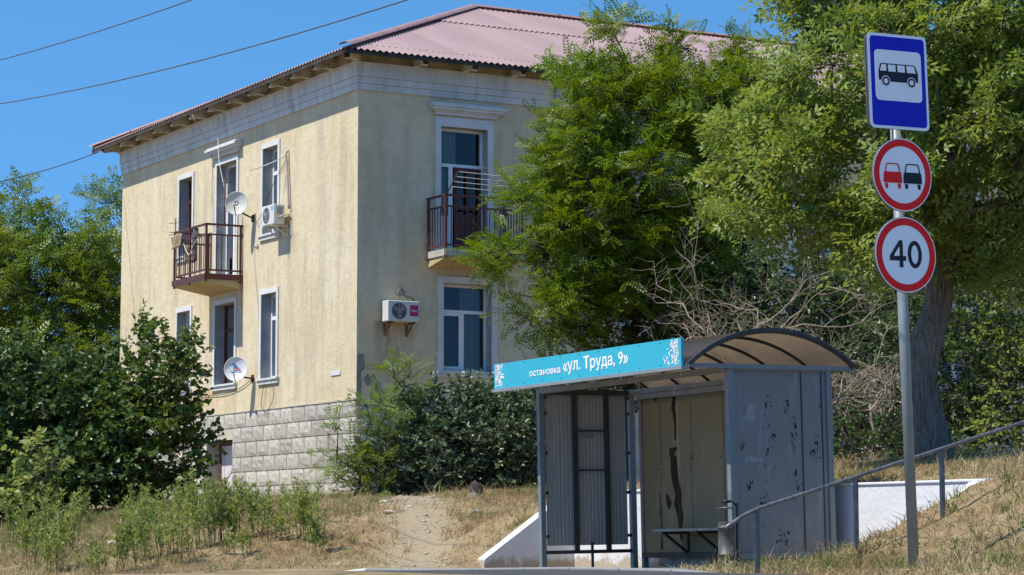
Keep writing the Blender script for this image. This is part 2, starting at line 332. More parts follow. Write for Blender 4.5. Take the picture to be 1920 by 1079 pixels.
# ------------------------------------------------------------------ terrain
def sstep(a, b, x): t = np.clip((x - a) / (b - a), 0, 1); return t * t * (3 - 2 * t)
def kerb_x(y): return 13.55 - 4.6 * sstep(28.2, 34.5, np.asarray(y, float))
PKT = (20.28, 28.82, 17.08)
def gz(x, y):
    x = np.asarray(x, float); y = np.asarray(y, float); kx = kerb_x(y); u = x - kx
    tilt = np.clip(-.0175 * (y - 26.8), -.2, .07) - .13 * sstep(28.8, 32, y)
    road = tilt - .10 * np.clip(10.5 - x, 0, 11)
    gentle = np.interp(u, [0, .6, 2, 5, 8, 10, 12, 40], [.03, .05, .12, .42, .94, 1.10, 1.15, 1.18]) + tilt * (1 - sstep(0, 6, u))
    right = np.interp(x, [13.6, 14.5, 15, 16.1, 17, 18, 22, 26, 60], [.03, .14, .20, .60, 1.0, 1.08, 1.5, 1.65, 1.9])
    left = np.interp(x, [13.6, 15.2, 15.7, 16.9, 17.3, 18, 22, 26, 60], [.01, .04, .12, .95, 1.04, 1.1, 1.4, 1.5, 1.7])
    mid = np.interp(x, [17.0, 18, 22, 26, 60], [1.0, 1.08, 1.5, 1.65, 1.9])
    st = np.where(y < 24, right, left)
    st = np.where((y > 20.28) & (y < 28.82), np.where(x < PKT[2], np.maximum(tilt, right * (1 - sstep(20.25, 21.5, y)) * .92), mid), st)
    back = sstep(33, 44, y) * sstep(18, 21, x); st = st * (1 - back) + 1.12 * back
    w = sstep(29.0, 32.5, y)
    z = st * (1 - w) + gentle * w
    z = np.where(u < 0, road, z)
    z = z - np.clip(y - 60, 0, 60) * .01
    bumpy = .03 * np.sin(x * 11.3 + y * 2.3) * np.sin(y * 9.7 - x * 5.1) * .5 + .012 * np.sin(x * 5.1 + y * 3.3) * np.sin(y * 4.7 - x * 2.1) + .03 * np.sin(x * 1.7 - y * 1.3) * np.sin(y * 1.9 + .5)
    inp = (y > 20.28) & (y < 28.82) & (x < PKT[2])
    return z + np.where((u > .5) & ~inp, bumpy, 0) * np.clip((u - .5) / 1., 0, 1)
PATH = np.array([(13.9, 27.6), (14.6, 28.6), (15.6, 30.6), (16.6, 32.6), (17.6, 34.6), (18.6, 36.9), (19.5, 39.2), (21.0, 41.5), (24, 43.2)])
def path_mask(x, y):
    d = np.full(np.shape(x), 9.)
    for a, b in zip(PATH[:-1], PATH[1:]):
        ab = b - a; t = np.clip(((x - a[0]) * ab[0] + (y - a[1]) * ab[1]) / (ab @ ab), 0, 1)
        d = np.minimum(d, np.hypot(x - a[0] - t * ab[0], y - a[1] - t * ab[1]))
    wv = .12 * np.sin(x * 3.1) * np.sin(y * 2.3) + .06 * np.sin(x * 9 + y * 7)
    return 1 - sstep(.2, .72, d + wv)
xs = np.unique(np.concatenate([[-3000, -1000, -300, -100, -40, -15, 0, 4, 8], np.arange(9, 24, .14), np.arange(24, 34, .5), [17.04, 17.12], [36, 40, 48, 60, 100, 300, 1000, 3000]]))
ys = np.unique(np.concatenate([[-3000, -1000, -300, -100, -40, -10, 0, 6, 10], np.arange(13, 46, .16), np.arange(46, 60, .6), [20.24, 20.32, 28.78, 28.86], [62, 66, 75, 90, 120, 300, 1000, 3000]]))
GX, GY = np.meshgrid(xs, ys, indexing='ij'); GZ = gz(GX, GY) - .0
V = np.stack([GX, GY, GZ], -1).reshape(-1, 3); ny = len(ys)
I, J = np.meshgrid(np.arange(len(xs) - 1), np.arange(ny - 1), indexing='ij'); b0 = (I * ny + J).ravel()
ground = np_mesh('ground', V, np.stack([b0, b0 + ny, b0 + ny + 1, b0 + 1], -1), 'ground', smooth=True)
at = ground.data.attributes.new('path', 'FLOAT', 'POINT'); at.data.foreach_set('value', path_mask(GX, GY).ravel().astype(np.float32))
tag(ground, 'dry grassy bank and bare earth rising from the road', kind='structure')

# road and the pavement in the shelter bay
def sheet(name, mat, xfun0, xfun1, yy, dz, nx=6):
    Vv = []
    for y in yy:
        a, b = xfun0(y), xfun1(y)
        for i in range(nx + 1):
            x = a + (b - a) * i / nx; Vv.append((x, y, float(gz(x, y)) + dz))
    q = [(r * (nx + 1) + i, r * (nx + 1) + i + 1, (r + 1) * (nx + 1) + i + 1, (r + 1) * (nx + 1) + i) for r in range(len(yy) - 1) for i in range(nx)]
    return np_mesh(name, Vv, q, mat, smooth=True)
yy = list(np.arange(-40, 90, 1.0))
road = sheet('road', 'road_asphalt', lambda y: 4.0, lambda y: float(kerb_x(y)) - .16 - 1.6 * float(sstep(28.4, 31, y)), yy, .006, 8); tag(road, 'dark asphalt road in front of the kerb', kind='structure')
yv = list(np.arange(21.5, 28.7, .2))
pav = sheet('pavement', 'asphalt', lambda y: float(kerb_x(y)) + .01, lambda y: 15.9 if y < 28 else 14.6, yv, .012, 10); tag(pav, 'dusty asphalt pavement in the bus stop bay', kind='structure')
kerb = bpy.data.objects.new('kerb', None); put(kerb); tag(kerb, 'row of kerb stones along the road edge', kind='structure')
y = 16.75; i = 0
while y < 28.6:
    y2 = y + 1.0; a = float(kerb_x(y)); b = float(kerb_x(y2)); za = float(gz(a + .01, y)); zb = float(gz(b + .01, y2))
    m = MB(); dx = -.14
    if y > 28.7: za -= .07; zb -= .07
    elif y2 > 28.7: zb -= .07
    m.add([(a + dx, y + .006, za - .3), (a, y + .006, za - .3), (b, y2 - .006, zb - .3), (b + dx, y2 - .006, zb - .3),
           (a + dx, y + .006, za + .03), (a, y + .006, za + .03), (b, y2 - .006, zb + .03), (b + dx, y2 - .006, zb + .03)],
          [(3, 2, 1, 0), (4, 5, 6, 7), (0, 1, 5, 4), (1, 2, 6, 5), (2, 3, 7, 6), (3, 0, 4, 7)])
    m.build('kerb_stone', 'kerb_white' if i == 11 else 'kerb_grey', kerb, bevel=.015); y = y2; i += 1

# ------------------------------------------------------------------ apartment building
XB, YB, ZB = 21.71, 45.38, 1.15
BL, BR = 13.95, 34.0                   # length of the end facade (along y) and of the long facade (along x)
bld = empty('apartment_building', (XB, YB, ZB), 'two storey cream stucco apartment house with pink corrugated hip roof and stone block plinth', 'building')
def fL(a, o, z): return (-o, a, z)     # end facade: a along +y, o outward
def fR(a, o, z): return (a, -o, z)     # long facade: a along +x
def fbox(m, fn, a0, a1, o0, o1, z0, z1):
    p = [fn(a, o, z) for z in (z0, z1) for (a, o) in ((a0, o0), (a1, o0), (a1, o1), (a0, o1))]
    return m.add(p, [(3, 2, 1, 0), (4, 5, 6, 7), (0, 1, 5, 4), (1, 2, 6, 5), (2, 3, 7, 6), (3, 0, 4, 7)])
PLZ = 2.06
# openings: (a0, a1, z0, z1)
opL = [(9.11, 9.94, 5.98, 7.86), (6.39, 7.57, 5.22, 7.90), (4.05, 4.88, 5.98, 7.92),
       (9.14, 9.97, 2.76, 4.64), (6.42, 7.59, 2.76, 4.62), (4.06, 4.89, 2.76, 4.64)]
opR = [(1.93, 3.05, 5.22, 7.89), (2.0, 3.15, 2.72, 4.57)]
for k in range(6):
    c = 7.0 + 4.4 * k
    opR += [(c - .55, c + .55, 5.22 if k % 2 else 5.95, 7.89), (c - .57, c + .57, 2.72, 4.57)]
def wall_shell(fn, length, ops, z0, z1, name, mat, depth=.30):
    a_s = sorted({0, length} | {v for o in ops for v in o[:2]}); z_s = sorted({z0, z1} | {v for o in ops for v in o[2:]})
    m = MB()
    for i in range(len(a_s) - 1):
        for j in range(len(z_s) - 1):
            ca, cz = (a_s[i] + a_s[i + 1]) / 2, (z_s[j] + z_s[j + 1]) / 2
            if any(o[0] < ca < o[1] and o[2] < cz < o[3] for o in ops): continue
            m.add([fn(a_s[i], 0, z_s[j]), fn(a_s[i + 1], 0, z_s[j]), fn(a_s[i + 1], 0, z_s[j + 1]), fn(a_s[i], 0, z_s[j + 1])], [(0, 1, 2, 3)])
    return m.build(name, mat, bld, fix=False)
wall_shell(fL, BL, opL, PLZ, 9.0, 'wall', 'stucco'); wall_shell(fR, BR, opR, PLZ, 9.0, 'wall', 'stucco')
m = MB(); m.add([(0, BL, -.6), (BR, BL, -.6), (BR, BL, 9.4), (0, BL, 9.4)], [(0, 1, 2, 3)]); m.add([(BR, 0, -.6), (BR, BL, -.6), (BR, BL, 9.4), (BR, 0, 9.4)], [(0, 1, 2, 3)]); m.build('wall', 'stucco', bld, fix=False)
# inner core keeps the rooms dark and closed
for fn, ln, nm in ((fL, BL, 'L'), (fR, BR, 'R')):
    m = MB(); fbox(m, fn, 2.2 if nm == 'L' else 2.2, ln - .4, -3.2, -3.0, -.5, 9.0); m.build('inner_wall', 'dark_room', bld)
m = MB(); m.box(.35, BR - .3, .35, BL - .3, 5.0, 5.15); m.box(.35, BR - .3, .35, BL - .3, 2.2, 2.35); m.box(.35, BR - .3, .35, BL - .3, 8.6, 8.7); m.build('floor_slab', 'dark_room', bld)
# frieze over the cornice
m = MB(); fbox(m, fL, .0, BL, -.2, .03, 8.98, 9.47); fbox(m, fR, -.03, BR, -.2, .03, 8.98, 9.47); m.build('frieze', 'frieze', bld)
# stepped cornice boards
for z0, z1, o in ((8.50, 8.635, .045), (8.64, 8.775, .065), (8.78, 9.03, .09), (9.03, 9.075, .13)):
    m = MB()
    pts = [(-o, BL), (-o, -o), (BR, -o), (BR, .05), (.05, .05), (.05, BL)]
    k = 6; m.add([(x, y, z0) for x, y in pts] + [(x, y, z1) for x, y in pts], [(0, 1, k + 1, k), (1, 2, k + 2, k + 1), (0, 5, 4, 1), (1, 4, 3, 2), (k, k + 1, k + 4, k + 5), (k + 1, k + 2, k + 3, k + 4), (0, k, k + 5, 5)])
    m.build('cornice', 'cornice', bld)

# --- plinth of rock-faced blocks
m = MB(); fbox(m, fL, -.0, 6.47, -.3, -.004, -.7, PLZ); fbox(m, fL, 8.0, BL, -.3, -.004, -.7, PLZ); fbox(m, fL, 6.47, 8.0, -.3, -.004, 1.47, PLZ)
fbox(m, fR, 0.005, BR, -.3, -.004, -.7, PLZ - .003); m.build('plinth', 'mortar', bld)
ROWH = .335
def rock_block(w, h, seed):
    r = random.Random(seed); nu, nv = 6, 4; vs_ = []
    for j in range(nv + 1):
        for i in range(nu + 1):
            e = i in (0, nu) or j in (0, nv)
            vs_.append((w * i / nu, .012 if e else r.uniform(.016, .040), h * j / nv))
    nb = len(vs_); bd = [(0, 0), (nu, 0), (nu, nv), (0, nv)]
    vs_ += [(w * i / nu, -.02, h * j / nv) for i, j in bd]
    fs = [(j * (nu + 1) + i, j * (nu + 1) + i + 1, (j + 1) * (nu + 1) + i + 1, (j + 1) * (nu + 1) + i) for j in range(nv) for i in range(nu)]
    loop = [i for i in range(nu + 1)]; rt = [j * (nu + 1) + nu for j in range(nv + 1)]; tp = [nv * (nu + 1) + i for i in range(nu, -1, -1)]; lf = [j * (nu + 1) for j in range(nv, -1, -1)]
    fs += [tuple([nb, nb + 1] + loop[::-1]), tuple([nb + 1, nb + 2] + rt[::-1]), tuple([nb + 2, nb + 3] + tp[::-1]), tuple([nb + 3, nb] + lf[::-1])]
    return vs_, fs
BW = .635
blk_cache = {}
def block(fn, a0, a1, z0, z1, k):
    key = (fn is fL, round(a1 - a0, 2), k % 7, round(z1 - z0, 2))
    if key not in blk_cache:
        vs_, fs = rock_block(a1 - a0, z1 - z0, k % 7 + 3)
        o = MB().add([fn(a, oo, z) for a, oo, z in vs_], fs).build('block', 'stone', bld)
        blk_cache[key] = o.data
    else:
        o = put(bpy.data.objects.new('block', blk_cache[key]), bld)
    o.location = fn(a0, 0, z0); return o
k = 0
for r in range(7):
    z1 = PLZ - r * ROWH - (.0 if r == 0 else .012); z0 = PLZ - (r + 1) * ROWH + .012
    a = .0 if r % 2 else BW * .45
    first = True
    edges = [.0]
    aa = BW if r % 2 == 0 else BW * .42
    while aa < BL: edges.append(aa); aa += BW
    edges.append(BL)
    for e0, e1 in zip(edges[:-1], edges[1:]):
        segs = [(e0, e1)]
        if z0 < 1.45:                  # the cellar door breaks the lower rows
            segs = [s_ for s_ in ((e0, min(e1, 6.47)), (max(e0, 8.0), e1)) if s_[1] - s_[0] > .06]
        for s0, s1 in segs:
            block(fL, s0 + .011, s1 - .011, z0, z1, k); k += 1
    edges = [.0]
    aa = BW * .42 if r % 2 == 0 else BW
    while aa < 7: edges.append(aa); aa += BW
    for e0, e1 in zip(edges[:-1], edges[1:]): block(fR, e0 + .011, e1 - .011, z0, z1, k); k += 1
m = MB(); fbox(m, fL, 0, BL, -.05, .03, PLZ + .002, PLZ + .03); fbox(m, fR, -.03, BR, -.05, .03, PLZ + .001, PLZ + .029); m.build('plinth_ledge', 'mortar', bld)

# --- windows
def window(fn, o, kind, mat='pvc', sill=True, curtain=True, rec=.22, sur=.10, surz=.11, bottom=False):
    a0, a1, z0, z1 = o; P = .02
    w = MB()                            # reveals as the window's own mesh
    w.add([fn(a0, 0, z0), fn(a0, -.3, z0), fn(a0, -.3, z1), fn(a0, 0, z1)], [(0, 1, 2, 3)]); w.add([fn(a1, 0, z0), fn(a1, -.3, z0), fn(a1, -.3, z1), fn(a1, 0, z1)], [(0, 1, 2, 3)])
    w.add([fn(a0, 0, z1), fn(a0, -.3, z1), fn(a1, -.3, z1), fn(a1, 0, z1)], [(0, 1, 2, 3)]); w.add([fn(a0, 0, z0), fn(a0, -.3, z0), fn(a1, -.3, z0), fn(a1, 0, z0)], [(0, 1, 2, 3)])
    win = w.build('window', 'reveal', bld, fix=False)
    m = MB(); fbox(m, fn, a0 - sur, a0, -.01, .03, z0, z1); fbox(m, fn, a1, a1 + sur, -.01, .03, z0, z1); fbox(m, fn, a0 - sur, a1 + sur, -.01, .032, z1, z1 + surz); m.build('surround', 'trim', win)
    if sill:
        m = MB(); fbox(m, fn, a0 - .14, a1 + .14, -.02, .05, z0 - .13, z0 - .045); fbox(m, fn, a0 - .16, a1 + .16, -.02, .085, z0 - .043, z0 - .003); m.build('sill', 'trim', win)
    f = .06
    def frame(b, d, t=f, mt=mat, nm='frame'):
        x0, x1, y0, y1 = b; m = MB()
        fbox(m, fn, x0, x0 + t, -d - .06, -d, y0, y1); fbox(m, fn, x1 - t, x1, -d - .06, -d, y0, y1)
        fbox(m, fn, x0 + t, x1 - t, -d - .058, -d - .002, y0, y0 + t); fbox(m, fn, x0 + t, x1 - t, -d - .058, -d - .002, y1 - t, y1); return m.build(nm, mt, win)
    def pane(b, d):
        m = MB(); x0, x1, y0, y1 = b; m.add([fn(x0, -d - .03, y0), fn(x1, -d - .03, y0), fn(x1, -d - .03, y1), fn(x0, -d - .03, y1)], [(0, 1, 2, 3)]); m.build('pane', 'glass', win, fix=False)
    frame((a0, a1, z0, z1), rec)
    mid = (a0 + a1) / 2
    if kind == 'T':                     # transom over two casements
        zt = z1 - (z1 - z0) * .33
        m = MB(); fbox(m, fn, a0 + f, a1 - f, -rec - .056, -rec - .004, zt, zt + .07); fbox(m, fn, mid - .035, mid + .035, -rec - .054, -rec - .006, z0 + f, zt); m.build('mullion', mat, win)
        pane((a0 + f, a1 - f, zt + .07, z1 - f), rec); pane((a0 + f, mid - .035, z0 + f, zt), rec); pane((mid + .035, a1 - f, z0 + f, zt), rec)
        frame((a0 + f + .002, mid - .037, z0 + f + .002, zt - .002), rec - .015, .055, mat, 'casement')
    elif kind == 'D':                   # balcony door under a transom
        zt = z1 - .82
        m = MB(); fbox(m, fn, a0 + f, a1 - f, -rec - .056, -rec - .004, zt, zt + .07); m.build('mullion', mat, win); pane((a0 + f, a1 - f, zt + .07, z1 - f), rec)
        if fn is fL:
            frame((a0 + f, mid + .1, z0 + f, zt), rec - .02, .10, 'pvc', 'casement'); pane((a0 + f + .1, mid, z0 + .9, zt - .1), rec)
            m = MB(); fbox(m, fn, a0 + f + .1, mid, -rec - .03, -rec - .01, z0 + f + .1, z0 + .9); m.build('door_panel', 'pvc', win)
            frame((mid + .1, a1 - f, z0 + f, zt), rec - .0, .05, 'pvc', 'casement'); pane((mid + .15, a1 - f - .05, z0 + .5, zt - .05), rec)
        else:
            pane((a0 + f, a0 + .30, z0 + .8, zt), rec); m = MB(); fbox(m, fn, a0 + f, a0 + .30, -rec - .04, -rec - .01, z0 + f, z0 + .8); fbox(m, fn, a0 + .30, a0 + .40, -rec - .05, -rec + .005, z0 + f, zt); m.build('door_panel', 'pvc', win)
            m = MB(); x0, x1 = a0 + .42, a1 - .05
            for b in ((x0, x0 + .07), (x1 - .07, x1), ((x0 + x1) / 2 - .035, (x0 + x1) / 2 + .035)): fbox(m, fn, *b, -rec - .01, -rec + .03, z0 + f, zt)
            fbox(m, fn, x0, x1, -rec - .008, -rec + .028, z0 + f, z0 + .85); fbox(m, fn, x0, x1, -rec - .008, -rec + .028, zt - .07, zt - .002); fbox(m, fn, x0, x1, -rec - .008, -rec + .028, z0 + .95, z0 + 1.0)
            m.build('screen_door', 'brown_frame', win)
            pane((x0, x1, z0 + .85, zt), rec)
    else:                               # narrow casement with one transom bar
        zt = z1 - (z1 - z0) * .3
        m = MB(); fbox(m, fn, a0 + f, a1 - f, -rec - .056, -rec - .004, zt, zt + .08); fbox(m, fn, mid - .03, mid + .03, -rec - .054, -rec - .006, z0 + f, zt); m.build('mullion', mat, win)
        pane((a0 + f, a1 - f, zt + .08, z1 - f), rec); pane((a0 + f, mid - .03, z0 + f, zt), rec); pane((mid + .03, a1 - f, z0 + f, zt), rec)
    if curtain:
        m = MB(); n = 26; x0, x1 = a0 + .05, (a1 if curtain == 2 else a0 + (a1 - a0) * .5); x0 = x0 if curtain != 3 else mid; x1 = x1 if curtain != 3 else a1
        vs_ = []
        for i in range(n + 1):
            aa = x0 + (x1 - x0) * i / n; oo = -.36 + .025 * math.sin(i * 1.9) + .01 * math.sin(i * .7)
            vs_ += [fn(aa, oo, z0), fn(aa, oo, z1)]
        m.add(vs_, [(2 * i, 2 * i + 2, 2 * i + 3, 2 * i + 1) for i in range(n)], True); m.build('curtain', 'curtain', win, fix=False)
    return win
window(fL, opL[0], 'C', 'brown_frame', curtain=3); window(fL, opL[1], 'D', sill=False, curtain=0); window(fL, opL[2], 'C', curtain=2)
window(fL, opL[3], 'C', curtain=2); window(fL, opL[4], 'T', 'brown_frame', curtain=0); window(fL, opL[5], 'C', curtain=1)
window(fR, opR[0], 'D', sill=False, curtain=1, sur=.13, surz=.2); window(fR, opR[1], 'T', curtain=3, sur=.14, surz=.14)
for k, o in enumerate(opR[2:]): window(fR, o, 'D' if o[2] > 5.2 and o[2] < 5.3 else 'T', curtain=1 + k % 3, sur=.13, surz=.15)
def hood(fn, a0, a1, z):
    m = MB()
    for i, (o, h0, h1, e) in enumerate(((.07, 0, .06, .0), (.10, .061, .10, .04), (.17, .101, .16, .11), (.21, .161, .215, .15), (.17, .216, .25, .11))): fbox(m, fn, a0 - e, a1 + e, -.01, o, z + h0, z + h1)
    return m.build('window_hood', 'trim', bld)
hood(fL, 6.22, 7.75, 8.07); hood(fR, 1.78, 3.26, 8.13)
for k in range(6): hood(fR, 7 + 4.4 * k - .72, 7 + 4.4 * k + .72, 8.13)
# --- cellar door
a0, a1, z1 = 6.47, 8.0, 1.47
m = MB()
for a in (a0 - .002, a1 + .002): m.add([fL(a, .02, -.5), fL(a, -.42, -.5), fL(a, -.42, z1), fL(a, .02, z1)], [(0, 1, 2, 3)])
m.add([fL(a0, .02, z1), fL(a0, -.42, z1), fL(a1, -.42, z1), fL(a1, .02, z1)], [(0, 1, 2, 3)]); door = m.build('cellar_door', 'trim', bld, fix=False)
m = MB(); fbox(m, fL, a0 - .05, a1 + .05, -.6, -.42, -.5, z1 + .05); m.build('door_back', 'dark_room', door)
for i in range(8):
    w_ = (a1 - a0 - .16) / 8; m = MB(); fbox(m, fL, a0 + .08 + i * w_ + .004, a0 + .08 + (i + 1) * w_ - .004, -.36, -.33 + rnd.uniform(-.004, .004), -.4, z1 - .1); m.build('plank', 'wood_door', door)
m = MB(); fbox(m, fL, a0, a0 + .075, -.38, -.30, -.4, z1); fbox(m, fL, a1 - .075, a1, -.38, -.30, -.4, z1); fbox(m, fL, a0 + .075, a1 - .075, -.38, -.302, z1 - .09, z1); m.build('door_frame', 'door_brown', door)
m = MB(); m.bar(fL(6.5, -.04, .86), fL(7.75, -.26, .42), .03, .10); m.build('bar', 'wood_door', door)
m = MB(); m.bar(fL(7.62, -.22, .5), fL(7.95, -.30, .34), .12, .2); m.build('bracket', 'rust', door)

# --- balconies
def balcony(fn, a0, a1, pr, label, edge_mat, fascia):
    m = MB(); fbox(m, fn, a0, a1, 0, pr, 5.05, 5.19); b = m.build('balcony', edge_mat, bld); tag(b, label)
    m = MB(); m.prism([(0, 4.86), (0, 5.05), (pr - .03, 5.05), (pr - .03, 5.02)], lambda o, z, a: fn(a, o, z), a0 + .03, a1 - .03); m.build('underside', 'ochre_under', b)
    if fascia:
        m = MB(); fbox(m, fn, a0 - .01, a1 + .01, pr + .002, pr + .02, 5.06, 5.185); fbox(m, fn, a0 - .02, a0 - .002, 0, pr + .02, 5.06, 5.185); fbox(m, fn, a1 + .002, a1 + .02, 0, pr + .02, 5.06, 5.185); m.build('fascia', 'maroon', b)
    e = pr - .03; A0, A1 = a0 + .02, a1 - .02
    corners = [(A0, .0), (A0, e), (A1, e), (A1, .0)]
    for z, nm, t in ((6.31, 'top_rail', .045), (6.08, 'middle_rail', .035), (5.27, 'bottom_rail', .04)):
        m = MB()
        for (p, q), (r, s_) in zip(corners[:-1], corners[1:]): m.bar(fn(p, q, z), fn(r, s_, z), t, t)
        m.build(nm, 'maroon', b)
    for p, q in (corners[1], corners[2], (A0, .05), (A1, .05), ((A0 + A1) / 2, e)):
        m = MB(); m.bar(fn(p, q, 5.0), fn(p, q, 6.33), .045); m.build('post', 'maroon', b)
    def bal(p0, p1, n):
        for i in range(1, n):
            p = p0[0] + (p1[0] - p0[0]) * i / n; q = p0[1] + (p1[1] - p0[1]) * i / n
            m = MB(); m.bar(fn(p, q, 5.27), fn(p, q, 6.08), .016); m.build('baluster', 'maroon', b)
    bal(corners[0], corners[1], 7); bal(corners[1], corners[2], 14); bal(corners[2], corners[3], 7)
    return b
balcony(fL, 6.01, 7.98, .92, 'maroon barred balcony on the sunny end facade', 'concrete', True)
balcony(fR, 1.60, 3.45, .86, 'maroon barred balcony on the shaded long facade', 'concrete', False)

# --- bare plaster where the corner has lost its render
def patch(fn, pts, name='bare_patch', mat='plaster_bare', o=.004):
    m = MB(); m.prism(pts, lambda a, z, h: fn(a, h, z), -.002, o); return m.build(name, mat, bld)
def blob(ca, cz, ra, rz, n, sd):
    r = random.Random(sd); return [(ca + ra * r.uniform(.6, 1.1) * math.cos(6.283 * i / n), cz + rz * r.uniform(.6, 1.1) * math.sin(6.283 * i / n)) for i in range(n)]
patch(fR, [(.004, 2.1), (.09, 2.15), (.13, 2.4), (.10, 2.62), (.2, 2.75), (.16, 2.95), (.19, 3.0), (.03, 3.02), (.004, 2.9)]); patch(fR, blob(.26, 2.48, .10, .13, 11, 3)); patch(fR, blob(.45, 2.32, .03, .1, 8, 5)); patch(fR, blob(.62, 2.13, .35, .035, 12, 9))
m = MB(); fbox(m, fL, .75, 1.22, .0, .02, 2.62, 2.72); m.build('name_plate', 'trim', bld)

# --- eaves: soffit boards, brackets, corrugated sheets
OV, OVR = .62, .66
E_Z, RZ, RX, RY = 9.20, 12.20, 6.45, BL / 2
def roofz_R(y): return E_Z + (RZ - E_Z) * (y + OVR) / (RY + OVR)
def roofz_L(x): return E_Z + (RZ - E_Z) * (x + OV) / (RX + OV)
zwL, zwR = roofz_L(0), roofz_R(0)
m = MB(); m.add([(-OV + .03, -OVR + .03, E_Z - .035), (-OV + .03, BL + OVR, E_Z - .035), (.0, BL + OVR, zwL - .05), (.0, -.0, zwL - .05)], [(0, 1, 2, 3)])
m.add([(-OV + .03, -OVR + .03, E_Z - .035), (BR + .6, -OVR + .03, E_Z - .035), (BR + .6, 0, zwR - .05), (0, 0, zwL - .05)], [(0, 1, 2, 3)]); m.build('soffit', 'soffit', bld, fix=False)
m = MB()
for q in range(3):
    oo = .15 + q * .16; m.bar((-oo, -oo, roofz_L(-oo) - .06), (-oo, BL + OVR, roofz_L(-oo) - .06), .012, .02); m.bar((-oo, -oo, roofz_R(-oo) - .06), (BR, -oo, roofz_R(-oo) - .06), .012, .02)
m.build('soffit_batten', 'soffit', bld)
brp = [(0.02, .0), (.0, -.34), (.10, -.36), (.20, -.33), (.32, -.33), (.42, -.36), (.52, -.38), (.56, -.33), (.56, -.24)]
def bracket(fn, a, zw, lean=0):
    m = MB(); m.prism([(o, zw - .05 + dz - (.0 if o < .1 else .0)) for o, dz in brp], lambda o, z, h: fn(a + h, o, z), -.065, .065); b = m.build('eave_bracket', 'bracket', bld)
    m = MB(); fbox(m, fn, a - .06, a + .06, .562, .568, zw - .40, zw - .29); m.build('bracket_end', 'bracket_end', b); return b
for i in range(12): bracket(fL, 1.02 + i * 1.17, zwL)
for i in range(24): bracket(fR, 1.28 + i * 1.17, zwR)
m = MB(); d = .7071
m.prism([(o * 1.25, zwL - .05 + dz) for o, dz in brp], lambda o, z, h: (-o * d + h * d, -o * d - h * d, z), -.065, .065); b = m.build('corner_bracket', 'bracket', bld)
m = MB(); m.prism([(-.06, zwL - .42), (.06, zwL - .42), (.06, zwL - .28), (-.06, zwL - .28)], lambda h, z, o: (-o * d + h * d, -o * d - h * d, z), .702, .71); m.build('bracket_end', 'bracket_end', b)
def cor(x): return .022 * math.sin(x * 2 * math.pi / .145)
def roof_strip(side, a0, a1, r0, r1):   # r = run fraction 0..1 from eave to ridge
    n = max(2, int((a1 - a0) / .036)); vs_ = []; lift = .028 if r0 > 0 else 0
    for i in range(n + 1):
        a = a0 + (a1 - a0) * i / n
        if side == 'R': lim = (a + OV) / (RX + OV)
        else: lim = min((a + OVR) / (RY + OVR), (BL + OVR - a) / (RY + OVR))
        lo, hi = min(r0, lim), min(r1, lim)
        for rr in (lo, hi):
            z = E_Z + (RZ - E_Z) * rr + cor(a) + lift + .014
            vs_.append((a, -OVR + (RY + OVR) * rr, z) if side == 'R' else (-OV + (RX + OV) * rr, a, z))
    return MB().add(vs_, [(2 * i, 2 * i + 2, 2 * i + 3, 2 * i + 1) for i in range(n)], True)
m = MB(); m.box(-OV + .015, -OV + .035, -OVR + .02, BL + OVR, E_Z - .085, E_Z - .008); m.box(-OV + .036, BR + .5, -OVR + .015, -OVR + .035, E_Z - .085, E_Z - .008); m.build('eave_board', 'bracket_end', bld)
roof = box('roof', 'soffit', bld, 1.5, BR - 1, 3.5, BL - 3.5, 9.5, 9.6)
a = -OV
while a < BR:
    b = min(a + 1.015, BR + .5); roof_strip('R', a, b + .02, 0, .66).build('roof_sheet', 'roof_sheet', roof, fix=False)
    if (b + OV) / (RX + OV) > .64: roof_strip('R', a, b + .02, .64, 1).build('roof_sheet', 'roof_sheet', roof, fix=False)
    a = b
    if b >= BR + .4: break
a = -OVR
while a < BL + OVR - .05:
    b = min(a + 1.015, BL + OVR); roof_strip('L', a, b, 0, 1).build('roof_sheet', 'roof_sheet', roof, fix=False); a = b
m = MB(); m.add([(RX, RY, RZ), (BR + .5, RY, RZ), (BR + .5, BL + OVR, E_Z), (-OV, BL + OVR, E_Z)], [(0, 1, 2, 3)]); m.add([(BR + .5, RY, RZ), (BR + .5, -OVR, E_Z), (BR + .5, BL + OVR, E_Z)], [(0, 1, 2)]); m.build('back_slope', 'roof_sheet', roof, fix=False)
def cap(p, q, n):
    p, q = Vector(p), Vector(q)
    for i in range(n):
        a, b = p.lerp(q, i / n), p.lerp(q, (i + 1) / n + .004); m = MB(); t = (b - a).normalized(); sd = t.cross(Vector((0, 0, 1))).normalized(); up = sd.cross(t)
        vs_ = []
        for e in (a, b):
            for j in range(5): an = math.pi * (j / 4) ; vs_.append(e + sd * .14 * math.cos(an) + up * (.075 * math.sin(an) + .03))
        m.add(vs_, [(j, j + 1, j + 6, j + 5) for j in range(4)], True); m.build('ridge_cap', 'roof_cap', roof, fix=False)
cap((-OV, -OVR, E_Z + .03), (RX, RY, RZ + .03), 9); cap((RX, RY, RZ + .03), (BR + .5, RY, RZ + .03), 24); cap((-OV, BL + OVR, E_Z + .03), (RX, RY, RZ + .03), 9)

